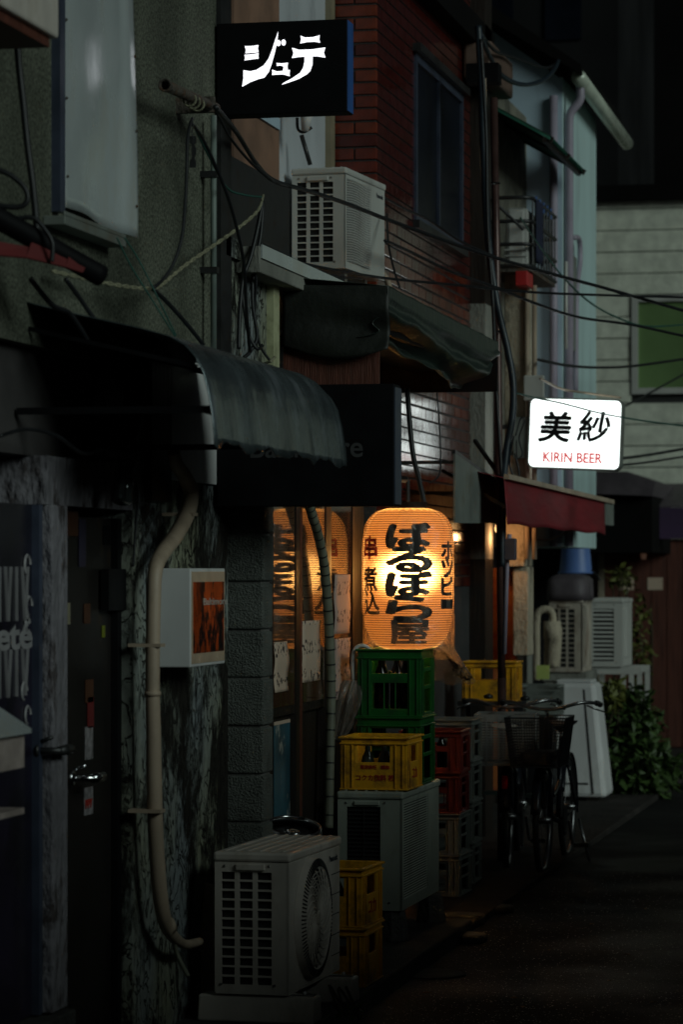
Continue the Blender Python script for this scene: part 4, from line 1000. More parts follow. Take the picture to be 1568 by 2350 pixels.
# yellow crate far behind the bicycles
q = atd(1130, 1560, 19.4)
sb = thing('storage_shelf', 'dark slatted stand under the far yellow crate', 'stand', (q.x, q.y, -.045))
for dx in (-.17, .17):
    for dy_ in (-.1, .1): MB().box(q.x + dx - .015, q.x + dx + .015, q.y + dy_ - .015, q.y + dy_ + .015, -.045, q.z - .16).build('leg', M['darkmetal'], sb)
MB().box(q.x - .2, q.x + .2, q.y - .14, q.y + .14, q.z - .159, q.z - .13).build('shelf', M['darkmetal'], sb)
crate('crate', .34, .26, .25, ('soda', 'soda'), M['yellowcrate'], (q.x, q.y, q.z - .129), 0, 'yellow crate far back behind the bicycle handlebars', 'stacked crates')

# ================================================================ LANTERN
XL = .25; pl_ = atx(937, 1320, XL); yL = pl_.y; DL = (yL - CAM.y) / ray(937, 1320).y
zT, zB = pl_.z + (1320 - 1166) / FPX * DL, pl_.z - (1490 - 1320) / FPX * DL; RL = 101 / FPX * DL
RL = .218
LN = thing('paper_lantern', 'large glowing orange paper lantern with black brush lettering under a clear bag', 'lantern', (XL, yL, zB))
HL = zT - zB
def rl_(t):                      # radius along height 0..1
    e = .27; q = min(t, 1 - t)
    f = math.sqrt(max(0.0, 1 - (1 - min(q / e, 1)) ** 2.3))
    return RL * (.42 + .58 * f) * (1 - .015 * (2 * t - 1) ** 2)
NR = 62
prof = []
for k in range(NR * 3 + 1):
    t = k / (NR * 3); ph = (k % 3) / 3
    prof.append((rl_(t) * (1 - .008 * (1 if k % 3 == 0 else 0)), zB + HL * t))
def lantern_paper():
    m, n, l, b = nodes('lantern_paper'); n.remove(b); out = n['Material Output']
    tc = n.new('ShaderNodeTexCoord'); z = n.new('ShaderNodeTexNoise'); z.inputs['Scale'].default_value = 5; l.new(tc.outputs['Object'], z.inputs['Vector'])
    r = ramp(n, [(.3, (.50, .22, .07)), (.7, (.66, .34, .12))]); l.new(z.outputs[0], r.inputs[0])
    tr = n.new('ShaderNodeBsdfTranslucent'); l.new(r.outputs[0], tr.inputs[0])
    df = n.new('ShaderNodeBsdfDiffuse'); l.new(r.outputs[0], df.inputs[0])
    mx = n.new('ShaderNodeMixShader'); mx.inputs[0].default_value = .35; l.new(tr.outputs[0], mx.inputs[1]); l.new(df.outputs[0], mx.inputs[2])
    rf = n.new('ShaderNodeBsdfRefraction'); rf.inputs['IOR'].default_value = 1.45; rf.inputs['Roughness'].default_value = .62; rf.inputs['Color'].default_value = (.95, .70, .34, 1)
    m2 = n.new('ShaderNodeMixShader'); m2.inputs[0].default_value = .75; l.new(mx.outputs[0], m2.inputs[1]); l.new(rf.outputs[0], m2.inputs[2])
    l.new(m2.outputs[0], out.inputs[0]); return m
MB().lathe(prof, 64, (XL, yL, 0), caps=False).build('paper_body', lantern_paper(), LN, smooth=True)
hoop = MB()
for k in range(2, NR - 1): hoop.torus((XL, yL, zB + HL * k / NR), rl_(k / NR) + .0008, .0019, 'z', 56, 4)
hoop.build('bamboo_ribs', mat('bamboo', (.10, .04, .012), .7), LN, kind='stuff')
MB().lathe([(rl_(1) + .004, zT - .004), (rl_(1) + .006, zT + .03), (rl_(1) - .004, zT + .03), (rl_(1) - .006, zT - .004)], 40, (XL, yL, 0), caps=False).build('top_ring', M['black'], LN, solid=.003)
MB().lathe([(rl_(0) + .004, zB - .02), (rl_(0) + .006, zB + .004), (rl_(0) - .004, zB + .004)], 40, (XL, yL, 0), caps=False).build('bottom_ring', M['black'], LN, solid=.003)
MB().lathe([(.02, zB + HL * .52), (.03, zB + HL * .55), (.024, zB + HL * .60), (.012, zB + HL * .63), (.012, zT + .06)], 14, (XL, yL, 0)).build('lamp_holder', M['white'], LN, smooth=True) if False else None
MB().tube([(XL, yL, zT - .2), (XL, yL, zT + .14)], .010, 8).build('lamp_cord', M['wire'], LN)
hk_ = MB().tube([(XL, yL, zT + .14), (-.03, yL, zT + .15)], .014, 8).build('hanger_arm', M['darkmetal'], LN)
pd = bpy.data.lights.new('lantern_bulb', 'POINT'); pd.energy = 20; pd.shadow_soft_size = .10; pd.color = (1, .69, .36)
po = bpy.data.objects.new('lantern_bulb', pd); COL.objects.link(po); po.parent = LN; po.location = (0, 0, HL * .54)
inkm = mat('lantern_ink', (.014, .010, .008), .7); inkr = mat('lantern_red_ink', (.50, .02, .012), .7)
VIEW = math.atan2(CAM.y - yL, CAM.x - XL)       # angle that faces the camera
def wrap(ch, ang, tz, hgt, wid, m, off=.05, name='lettering'):
    me = text_mesh(ch, 1.0, 0.0, 0.0); bm = bmesh.new(); bm.from_mesh(me); bmesh.ops.triangulate(bm, faces=bm.faces[:])
    for _ in range(3):
        es = [e for e in bm.edges if e.calc_length() > .10]
        if es: bmesh.ops.subdivide_edges(bm, edges=es, cuts=1)
        bmesh.ops.triangulate(bm, faces=bm.faces[:])
    xs = [v.co.x for v in bm.verts]; ys_ = [v.co.y for v in bm.verts]; cx, cy = (min(xs) + max(xs)) / 2, (min(ys_) + max(ys_)) / 2
    hx, hy = max(max(xs) - min(xs), .2), max(max(ys_) - min(ys_), .2)
    for v in bm.verts:
        t = tz + (v.co.y - cy) / hy * hgt / HL; t = min(max(t, .01), .99)
        r = rl_(t) + .0032; a_ = ang + VIEW + ((v.co.x - cx) / hx * wid) / RL
        v.co = Vector((r * math.cos(a_), r * math.sin(a_), HL * t))
    src = [v.co.copy() for v in bm.verts]; fcs = [[v.index for v in f.verts] for f in bm.faces]; bm.verts.index_update()
    bm.free(); vs2 = []; fs2 = []
    for q_ in range(9 if off else 1):
        da, dz, dr = (0, 0, 0) if q_ == 8 else (off * wid * .62 / RL * math.cos(q_ * math.pi / 4), off * hgt * .55 * math.sin(q_ * math.pi / 4), .0002 * (q_ + 1))
        c_, s_ = math.cos(da), math.sin(da); b0 = len(vs2)
        for v in src:
            k_ = 1 + dr / RL; vs2.append((k_ * (v.x * c_ - v.y * s_), k_ * (v.x * s_ + v.y * c_), v.z + dz))
        fs2 += [[b0 + i for i in f] for f in fcs]
    bpy.data.meshes.remove(me); me = bpy.data.meshes.new(name); me.from_pydata(vs2, [], fs2); me.update(); o = bpy.data.objects.new(name, me); COL.objects.link(o); o.parent = LN
    me.materials.clear(); me.materials.append(m); return o
for k, ch in enumerate('ばるぼら屋'):
    wrap(ch, 0.02, .805 - k * .169, HL * .165, .212, inkm, .065 if ch == '屋' else .10)
wrap('串', -1.02, .72, .11, .115, inkr, .055)
for k, ch in enumerate('煮込'): wrap(ch, -1.02 + .06 * k, .50 - k * .165, .115, .12, inkm, .05)
for k, ch in enumerate('ホッピー'): wrap(ch, 1.08, .70 - k * .125, .085, .11, inkm, .09)
# clear bag over it
def bag(u, v):
    a_ = 2 * math.pi * u; t = 1 - v
    zlow = zB - .045 + .03 * math.sin(a_ * 2 + 1)
    back = math.sin(a_ - VIEW + math.pi / 2)
    if v < .72:
        tt = 1 - v / .72; r = rl_(max(tt, .25 if tt < .25 else tt)) + .006 + .004 * math.sin(a_ * 17) * (1 - tt * .2)
        if tt > .85: r = rl_(tt) + .008 + .007 * math.sin(a_ * 23)
        z = zB + HL * tt
        if tt < .25: r = RL + .006 + .005 * math.sin(a_ * 9)
        return (XL + r * math.cos(a_), yL + r * math.sin(a_), z)
    s = (v - .72) / .28; ext = .05 + max(0.0, math.cos(a_ - .7)) * .13
    r = RL + .006 + .006 * math.sin(a_ * 9) + .02 * s * math.sin(a_ * 5)
    flat = 1 - .80 * s
    ca, sa = math.cos(a_), math.sin(a_)
    y = yL + r * sa * flat + .185 * s
    return (XL + r * ca * (1 + .26 * s * (ca > 0)), y, zB - ext * s + .004 * math.sin(a_ * 13))
bg_ = MB().grid(bag, 96, 60)
BG = solo(bg_, 'plastic_bag', M['plastic_film'], 'clear crinkled plastic bag hanging over the glowing paper lantern', 'bag', smooth=True)

# ================================================================ UMBRELLA
dU = 14.62
um = thing('umbrella', 'closed clear plastic umbrella with a white crook handle hooked beside the green crates', 'umbrella', atd(775, 1700, dU))
MB().tube(spline([atd(850, 1492, dU + .02), atd(838, 1482, dU), atd(822, 1483, dU), atd(812, 1497, dU), atd(810, 1530, dU), atd(812, 1560, dU)], 6), .0095, 10).build('crook_handle', M['acwhite'], um, smooth=True)
MB().tube([atd(812, 1558, dU), atd(776, 1702, dU)], .004, 8).build('shaft', M['metal'], um, smooth=True)
ax0, ax1 = atd(812, 1560, dU), atd(776, 1700, dU)
def umb(u, v):
    c = ax0.lerp(ax1, v); a_ = 2 * math.pi * u; prof_ = (.03 + .055 * math.sin(min(v * 3.2, 1.57))) * (1 - v) ** .55 + .006
    r = prof_ * (1 + .22 * math.sin(a_ * 8))
    return c + Vector((math.cos(a_) * r, math.sin(a_) * r * .7, 0))
MB().grid(umb, 64, 24).build('canopy', M['plastic_film'], um, smooth=True)
rbs = MB()
for k in range(8):
    a_ = k * math.pi / 4; pts_ = [ax0.lerp(ax1, v) + Vector((math.cos(a_), math.sin(a_) * .7, 0)) * ((.02 + .05 * math.sin(min(v * 3.2, 1.57))) * (1 - v) ** .55 + .004) for v in [i / 8 for i in range(9)]]
    rbs.tube(pts_, .0016, 4)
rbs.build('ribs', M['metal'], um)
# corrugated hose on the door front
hp = spline([atx(x, y, .03) for x, y in ((708, 1150), (716, 1180), (730, 1225), (742, 1280), (749, 1340), (754, 1420), (758, 1500), (760, 1600), (758, 1700), (756, 1800), (754, 1900))], 8)
hs_ = MB(); hs_.tube(hp, .0225, 14)
CH = thing('corrugated_hose', 'thick grey green wrapped hose running down in front of the sliding doors', 'hose', hp[-1])
hs_.build('hose', M['hose'], CH, smooth=True)
rg = MB()
for i in range(2, len(hp) - 1, 3):
    tdir = (hp[i + 1] - hp[i - 1]).normalized() * .0035; rg.tube([hp[i] - tdir, hp[i] + tdir], .0238, 14)
rg.build('tape_rings', M['wire'], CH, kind='stuff')
# ================================================================ LIT BEER SIGN
ysn = atx(1212, 990, .0).y
a = aty(1213, 1078, ysn); b = aty(1428, 912, ysn)
KB = thing('beer_sign', 'glowing white rounded box sign with two black kanji and red KIRIN BEER lettering', 'sign', (a.x, ysn, a.z))
def rrect(x0, x1, z0, z1, r, n=6):
    pts = []
    for cx, cz, a0 in ((x1 - r, z1 - r, 0), (x0 + r, z1 - r, 90), (x0 + r, z0 + r, 180), (x1 - r, z0 + r, 270)):
        for k in range(n + 1):
            t_ = R(a0 + 90 * k / n); pts.append((cx + r * math.cos(t_), cz + r * math.sin(t_)))
    return pts
tlt = R(2.3)
dep = .14
def rot2(pts):
    cx, cz = (a.x + b.x) / 2, (a.z + b.z) / 2; c_, s_ = math.cos(-tlt), math.sin(-tlt)
    return [(cx + (x - cx) * c_ - (z - cz) * s_, cz + (x - cx) * s_ + (z - cz) * c_) for x, z in pts]
MB().prism(rot2(rrect(a.x, b.x, a.z, b.z, .045)), (0, ysn, 0), (1, 0, 0), (0, 0, 1), (0, dep, 0)).build('frame', M['greysheet'], KB)
face = glow('lit_white_acrylic', (.90, 1.0, .97), 2.3)
fo = rot2(rrect(a.x + .012, b.x - .012, a.z + .012, b.z - .012, .036))
MB().prism(fo, (0, ysn - .004, 0), (1, 0, 0), (0, 0, 1), (0, .0035, 0)).build('face', face, KB)
MB().prism(fo, (0, ysn + dep + .0005, 0), (1, 0, 0), (0, 0, 1), (0, .0035, 0)).build('face', face, KB)
rg_ = (math.cos(-tlt), 0, math.sin(-tlt)); up_ = (-math.sin(-tlt), 0, math.cos(-tlt))
blk = mat('sign_ink', (.004, .006, .006), .5); rdi = glow('lit_red_letters', (.62, .02, .03), .8); 
for ch, px, py in (('美', 1272, 985), ('紗', 1361, 985)):
    o = aty(px, py, ysn - .0055); text('lettering', ch, blk, KB, o, rg_, up_, .215, shear=.15, sx=1.03, bold=.0075 if ch == '美' else .006)
o = aty(1314, 1051, ysn - .0055); text('lettering', 'KIRIN BEER', rdi, KB, o, rg_, up_, .094, sx=.86, bold=.0035)
MB().box(-.30, a.x + .01, ysn + .05, ysn + .08, a.z + .28, a.z + .31).build('bracket', M['darkmetal'], KB)
MB().box(-.30, a.x + .01, ysn + .05, ysn + .08, a.z + .10, a.z + .13).build('bracket', M['darkmetal'], KB)
MB().box(-.10, a.x - .002, ysn + .02, ysn + .12, a.z + .08, a.z + .36).build('junction_box', M['greysheet'], KB)

# ================================================================ POLE AND CABLE BUNDLES
pole = thing('service_pole', 'leaning brown steel pole with cables tied to it beside the beer sign', 'pole', atd(1152, 1520, 18.6))
MB().tube([atd(1134, 225, 18.9), atd(1140, 600, 18.8), atd(1148, 1200, 18.6), atd(1152, 1560, 18.6)], .024, 12).build('tube', M['brownpole'], pole, smooth=True)
MB().tube([atd(1152, 1555, 18.6), Vector((atd(1152, 1560, 18.6).x, atd(1152, 1560, 18.6).y, -.05))], .026, 12).build('tube_base', M['brownpole'], pole, smooth=True)
for py in (420, 760, 1050):
    p = atd(1145 if py > 700 else 1138, py, 18.7); MB().torus(p, .026, .005, 'z', 16, 5).build('strap', M['darkmetal'], pole)
MB().bar(atd(1150, 1095, 18.6), atd(1090, 1010, 18.9), .02).build('brace', M['darkmetal'], pole)
cable('cable_bundle', D([(1098, 60), (1106, 200), (1112, 380), (1122, 560), (1142, 700), (1165, 800), (1178, 880), (1176, 960), (1162, 1040), (1154, 1150), (1152, 1300)], 18.6, 18.4), .022, M['bluewire'], 'thick dark cable bundle swinging down past the pole to the beer sign', n=10)
cable('cable', D([(1104, 90), (1116, 300), (1120, 520), (1132, 700), (1140, 900), (1150, 1060), (1158, 1200), (1160, 1500)], 18.5, 18.4), .012, M['wire'], 'thin black cable running straight down beside the brown pole')
cable('pale_conduit', D([(1113, 180), (1114, 290), (1104, 335), (1108, 430), (1118, 540), (1128, 640)], 18.7, 18.6), .010, M['conduit'], 'thin pale conduit snaking up the dark wall left of the pole', 'conduit')
cable('cable', D([(1180, 1000), (1170, 1060), (1182, 1110), (1168, 1150), (1160, 1185), (1178, 1130), (1192, 1090), (1182, 1040)], 18.45), .006, M['wire'], 'tangled loop of thin cable below the cable bundle by the beer sign')
cable('cable', D([(1184, 1000), (1196, 960), (1204, 966), (1192, 1005), (1200, 1040), (1188, 1050), (1186, 1010)], 18.4), .005, M['wire'], 'small looped cable end touching the left edge of the beer sign')
cable('cable', D([(1104, 75), (1135, 115), (1175, 130), (1250, 155), (1278, 145)], 19, 22), .011, M['wire'], 'upper slack black cable sagging across the pale blue gable')
cable('cable', D([(1104, 80), (1125, 130), (1155, 175), (1200, 194), (1245, 185), (1272, 160), (1282, 140)], 19, 22), .016, M['bluewire'], 'lower deep loop of black cable sagging across the pale blue gable')
mb = MB().box(0, .2, 0, .15, 0, .12); pt = atd(1070, 190, 18.9); mb.v = [v + pt for v in mb.v]; solo(mb, 'junction_box', M['black'], 'small black junction box at the top of the cable bundle', 'box')
mb = MB().tube([atd(1170, 1225, 18.3), atd(1164, 1300, 18.3), atd(1158, 1500, 18.3)], .014, 8); solo(mb, 'grey_pipe', M['mauvepipe'], 'grey vertical pipe below the small meter box under the beer sign', 'pipe', smooth=True)
mb = MB(); pt = atd(1157, 1285, 18.25); mb.box(pt.x, pt.x + .07, pt.y, pt.y + .06, pt.z, pt.z + .13); solo(mb, 'meter_box', M['bluemetal'], 'small grey meter box on the pole under the red awning', 'box', bevel=.006)

# overhead cables
cable('cable', D([(-40, 430), (60, 455), (200, 492), (330, 524), (470, 552), (530, 560), (640, 592), (780, 622), (900, 640), (1060, 655), (1250, 672), (1568, 682), (1640, 684)], 9.4, 20), .0085, M['wire'], 'long black cable crossing from the left edge to the far window, lowest on the right')
cable('cable', D([(494, 246), (540, 300), (590, 378), (630, 415), (700, 436), (790, 465), (885, 502), (1010, 548), (1140, 592), (1280, 632), (1400, 664), (1568, 712), (1650, 732)], 11.4, 20), .0105, M['wire'], 'thickest black cable from the rusty pipe past the ledge air conditioner to the right')
cable('cable', D([(495, 255), (530, 318), (575, 372), (620, 412)], 11.5, 12.4), .006, M['wire'], 'short thin cable twisted beside the thick one near the rusty pipe')
cable('cable', D([(884, 552), (950, 582), (1040, 625), (1140, 660), (1240, 700), (1330, 728), (1450, 745), (1568, 770), (1650, 784)], 16.2, 21), .0095, M['wire'], 'black cable starting behind the ledge air conditioner and sloping down to the right edge')
cable('cable', D([(884, 455), (930, 480), (985, 505), (1060, 555), (1140, 590)], 16.9, 18.5), .008, M['wire'], 'dark cable lying along the brick wall below the tall window')
cable('cable', D([(1195, 500), (1235, 560), (1290, 632), (1350, 690), (1410, 725), (1480, 748), (1568, 745), (1640, 738)], 19, 23), .0065, M['greenwire'], 'thin green black wire dropping steeply in front of the pale house')
cable('cable', D([(1236, 825), (1300, 838), (1370, 843), (1450, 840), (1568, 824), (1640, 812)], 20.5, 25), .011, M['wire'], 'twisted cable with pale highlights crossing level above the beer sign')
cable('cable', D([(1186, 902), (1225, 912), (1290, 925), (1380, 948), (1470, 964), (1568, 977), (1640, 986)], 18.8, 21), .006, M['greenwire'], 'thin wire passing in front of the top of the beer sign')
cable('cable', D([(1420, 1052), (1480, 1045), (1568, 1030), (1640, 1016)], 22, 25), .012, M['wire'], 'heavy dark cable right of the beer sign near its lower edge')
cable('cable', D([(1415, 1068), (1490, 1060), (1568, 1048), (1640, 1040)], 22.1, 25), .009, M['wire'], 'second dark cable just below the heavy one right of the beer sign')
cable('cable', D([(1240, 868), (1290, 892), (1350, 902), (1425, 912)], 20.2, 21), .008, M['conduit'], 'pale brown cord drooping onto the top edge of the beer sign')
cable('cable', D([(1400, 950), (1480, 908), (1568, 860), (1640, 820)], 27, 29), .010, M['wire'], 'blurred dark cable rising to the right below the green window')
# ropes and wires on the stucco wall
def twist(pts, r, m, nm, label, cat):
    sp_ = spline(pts, 14); mb = MB()
    for ph in (0, math.pi):
        q_ = [p + Vector((.0, math.cos(i * .9 + ph), math.sin(i * .9 + ph))) * r * .55 for i, p in enumerate(sp_)]; mb.tube(q_, r * .62, 6)
    return solo(mb, nm, m, label, cat, smooth=True)
twist(D([(120, 622), (200, 640), (280, 656), (345, 662), (372, 652), (420, 612), (480, 570), (540, 528), (590, 485), (604, 448)], 9.9, 12.6), .008, M['rope'], 'rope', 'pale twisted straw rope slung across the stucco wall', 'rope')
cable('cable', D([(441, 272), (436, 285), (430, 320), (428, 400), (424, 480), (416, 550), (395, 610), (370, 645), (352, 660)], 11.2, 10.7), .0065, M['wire'], 'dark cable hanging from the rusty pipe down to the straw rope')
cable('cable', D([(441, 285), (460, 310), (490, 370), (522, 450), (545, 530), (560, 610), (566, 720), (574, 806)], 11.2, 12.3), .007, M['wire'], 'black cable dropping from the rusty pipe past the ledge end')
cable('cable', D([(602, 462), (592, 520), (575, 590), (558, 640), (550, 720), (548, 800)], 12.6, 12.4), .009, M['wire'], 'left strand of the dark cables hanging below the rope knot')
cable('cable', D([(604, 462), (598, 540), (582, 620), (580, 700), (590, 770), (575, 805), (560, 820)], 12.7, 12.45), .008, M['wire'], 'right strand of the dark cables hanging below the rope knot')
cable('cable', D([(600, 452), (560, 447), (520, 430), (480, 360), (450, 300)], 12.5, 11.4), .0045, M['greenwire'], 'thin green wire from the rope knot back to the rusty pipe')
cable('cable', D([(352, 664), (385, 695), (430, 745), (466, 790)], 10.6, 11.0), .008, M['wire'], 'dark cable sloping from the straw rope to the curved awning')
cable('cable', D([(268, 545), (300, 610), (350, 690), (402, 772)], 10.4, 10.6), .003, M['greenwire'], 'left of two thin green wires crossing to the curved awning')
cable('cable', D([(285, 545), (320, 600), (370, 700), (404, 770)], 10.5, 10.65), .003, M['greenwire'], 'right of two thin green wires crossing to the curved awning')
cable('cable', D([(36, 40), (42, 140), (52, 230), (62, 330), (74, 420), (82, 500), (88, 560)], 9.3), .011, M['wire'], 'blurred thick dark strap hanging at the far left of the stucco wall')
cable('cable', D([(-20, 385), (20, 400), (55, 430), (62, 460), (40, 475), (-20, 470)], 9.2), .009, M['wire'], 'blurred dark cable loop at the left edge above the near awning')
cable('cable', D([(-20, 480), (30, 500), (75, 500), (105, 530), (120, 560), (118, 600)], 9.25), .008, M['wire'], 'second blurred cable curling down at the left edge')
cable('cable', D([(150, 640), (180, 680), (215, 730), (250, 765), (290, 790)], 9.8, 10.1), .008, M['wire'], 'dark cable leading from the near awning onto the curved awning top')
for k, (pts_, d0, d1, r_, lb) in enumerate((
    ([(560, 600), (556, 660), (562, 720), (572, 770), (590, 800), (604, 790)], 12.5, 12.5, .007, 'cable hugging the left side of the stained plaster above the block pier'),
    ([(575, 590), (588, 640), (584, 720), (596, 790), (622, 830)], 12.55, 12.7, .006, 'cable curling over the plaster beside the pale strip'),
    ([(600, 560), (640, 580), (700, 608), (760, 632), (830, 640)], 12.7, 15.0, .007, 'cable lying along the edge of the roof ledge'),
    ([(622, 828), (606, 836), (600, 850), (612, 838), (632, 818)], 12.6, 12.7, .006, 'yellowish loop of cable end by the awning corner'),
    ([(888, 490), (892, 560), (905, 620), (918, 660)], 16.6, 15.8, .006, 'thin cable dropping from the brick wall to the awning'),
    ([(935, 890), (940, 960), (948, 1040), (962, 1100), (975, 1160)], 15.2, 15.0, .014, 'dark taped cable hanging down to the lantern hook'),
    ([(1003, 895), (1008, 960), (1012, 1040), (1008, 1090), (985, 1108)], 16.9, 16.6, .005, 'thin wire hanging in front of the lit tiles'),
    ([(0, 1000), (60, 985), (130, 1000), (190, 1040), (250, 1030), (320, 1060)], 9.3, 10.5, .006, 'sagging cable above the two doors'),
    ([(300, 1080), (318, 1130), (312, 1200), (305, 1300)], 10.8, 10.8, .005, 'thin cable running down between black door and plaster'),
    ([(70, 640), (120, 700), (160, 720), (200, 780)], 9.5, 9.8, .009, 'blurred cable slanting under the near roller awning'))):
    cable('cable', D(pts_, d0, d1), r_, M['wire'] if k != 3 else M['rope'], lb)
tagp = atd(442, 350, 11.2)
mb = MB().prism([(-.012, .06), (.012, .06), (.012, .035), (.006, .03), (.013, .015), (.013, -.005), (.006, -.02), (.012, -.03), (.012, -.055), (-.012, -.055), (-.012, -.03), (-.004, -.02), (-.004, .03), (-.012, .035)], tagp, (1, 0, 0), (0, 0, 1), (0, .006, 0)); solo(mb, 'hanging_tag', M['darkmetal'], 'small dark notched tag hanging on a wire below the rusty pipe', 'tag')
cable('wire', D([(441, 268), (443, 290), (440, 305), (444, 320), (442, 332)], 11.2), .002, M['wire'], 'short wire loop holding the notched tag', 'wire')

# ================================================================ BALCONY HOUSE
yH = yBe + .35; yH2 = 22.85; XH = -.27
B4 = thing('balcony_house', 'narrow stained house with a caged balcony and beige concrete pillar beside the beer sign', 'building', (XH, yH, 0))
MB().box(-1.5, XH, yH, yH2, 2.2, 5.05).build('wall', mat('dirty_render', (.20, .19, .15), .9, var=.4, scale=2, dirt_or_sheen=(.05, .05, .04), dscale=3, dlo=.45, dhi=.65), B4)
MB().box(-1.5, XH - .35, yH, yH2 + 2.4, -.1, 2.2).build('lower_wall', M['blackwood'], B4)
yq = yH + .12
x0, x1 = aty(1158, 900, yq).x, aty(1205, 900, yq).x
MB().box(x0, x1, yq, yq + .35, 1.75, aty(1200, 600, yq).z).build('pillar', M['beige'], B4, bevel=.01)
x2, x3 = aty(1175, 1300, yq).x, aty(1211, 1300, yq).x
MB().box(x2, x3, yq + .05, yq + .3, aty(1190, 1505, yq).z, 1.749).build('lower_pillar', M['beige'], B4, bevel=.01)
MB().box(x0 - .3, x2 - .003, yq + .2, yq + .3, .2, 1.74).build('orange_board', mat('orange_board', (.42, .13, .03), .7, dirt_or_sheen=(.3, .04, .02), dscale=8), B4)
# shuttered louvre window in the alley wall
lv = MB().box(XH + .001, XH + .02, Y(1210, XH), Y(1238, XH), Z(1222, 830, XH), Z(1222, 615, XH)).build('shutter', M['greysheet'], B4)
for k in range(12):
    zz = Z(1222, 825, XH) + k * (Z(1222, 620, XH) - Z(1222, 825, XH)) / 12
    MB().box(XH + .021, XH + .035, Y(1211, XH), Y(1237, XH), zz, zz + .03).build('slat', M['siding'], lv)
for dx, m in ((0, 'conduit'), (.05, 'conduit')):
    MB().tube([(x1 + .02 + dx, yq - .02, 1.8), (x1 + .02 + dx, yq - .02, aty(1240, 655, yq).z)], .017, 10).build('pipe', M[m], B4, smooth=True)
MB().box(x1 + .0, x1 + .14, yq - .06, yq - .03, aty(1230, 920, yq).z, aty(1230, 862, yq).z).build('pipe_box', M['acwhite'], B4, bevel=.008)
# balcony cage
yc0, yc1, xc = 20.95, 22.15, .04
zf = aty(1222, 612, yc0).z; zt_ = aty(1222, 452, yc0).z
MB().box(XH, xc, yc0, yc1, zf - .03, zf).build('balcony_floor', M['rust'], B4)
for k, f in enumerate((.02, .33, .66, 1.0)):
    z = zf + (zt_ - zf) * f
    MB().tube(spline([(XH, yc0, z), (xc - .06, yc0, z), (xc, yc0 + .06, z)], 4) + [Vector((xc, yc1, z)), Vector((XH, yc1, z))], .013, 8).build('balcony_rail', M['darkmetal'], B4, smooth=True)
for k in range(9):
    y = yc0 + .08 + (yc1 - yc0 - .1) * k / 8; MB().tube([(xc, y, zf), (xc, y, zt_)], .006, 6).build('balcony_bar', M['darkmetal'], B4)
MB().tube([(XH, yc0 - .01, zf + .5), (xc - .05, yc0 - .01, zf + .25)], .012, 6).build('balcony_stay', M['darkmetal'], B4)
tb = thing('white_tub', 'white plastic tub with rounded panel standing in the caged balcony', 'tub', ((XH + xc) / 2, yc0 + .3, zf + .002))
xa, xb_ = aty(1160, 540, yc0 + .1).x, aty(1217, 540, yc0 + .1).x; zA, zBt = zf + .08, aty(1200, 475, yc0 + .1).z
MB().box(max(xa, XH + .01), xb_ - .02, yc0 + .1, yc0 + .5, zf + .002, zBt).build('body', M['acwhite'], tb, bevel=.03)
for k in range(3): MB().box(max(xa, XH + .01) - .004, xb_ - .016, yc0 + .09, yc0 + .098, zA + k * .04, zA + k * .04 + .012).build('ridge', M['acwhite'], tb, bevel=.003)
pr = aty(1200, 612, yc0 - .02)
mb = MB().box(aty(1186, 600, yc0).x, aty(1214, 600, yc0).x, yc0 - .06, yc0 + .2, zf - .13, zf - .031); solo(mb, 'red_box', M['redpaint'], 'small red box fixed under the caged balcony floor', 'box', bevel=.006)
mb = MB().grid(lambda u, v: (xc + .012 + .012 * math.sin(u * 12), yc0 + .15 + .35 * u, zf + .05 + .42 * v), 12, 8); solo(mb, 'hanging_cloth', M['navy'], 'dark navy cloth hanging inside the balcony rail', 'cloth', smooth=True, solid=.004)
for k in range(5):
    p = Vector((xc, yc0 + .25 + .18 * k, zt_ + .0)); mb = MB().bar(p + Vector((0, 0, -.04)), p + Vector((0, 0, .035)), .02, .012); solo(mb, 'clothes_peg', M['bucket'], ('first', 'second', 'third', 'fourth', 'fifth')[k] + ' blue clothes peg along the balcony top rail, counted from the near end', 'peg', 'blue clothes pegs')
# green corrugated canopy
ygr0, ygr1 = 20.95, 22.75
def corr(u, v):
    y = ygr0 + (ygr1 - ygr0) * u; x = -.36 + .53 * v
    return (x, y, 4.93 - .30 * v + .016 * math.sin(y * 62))
GC = thing('green_canopy', 'dark green corrugated canopy above the caged balcony', 'canopy', (-.1, ygr0, 4.6))
MB().grid(corr, 140, 6).build('sheet', M['greenroof'], GC, smooth=True, solid=.003)
for yy in (ygr0 + .05, (ygr0 + ygr1) / 2, ygr1 - .05): MB().bar((-.30, yy, 4.885), (.18, yy, 4.615), .03, .04).build('rafter', M['blackwood'], GC)
MB().bar((.13, ygr0, 4.615), (.13, ygr1, 4.615), .03).build('front_rail', M['blackwood'], GC)

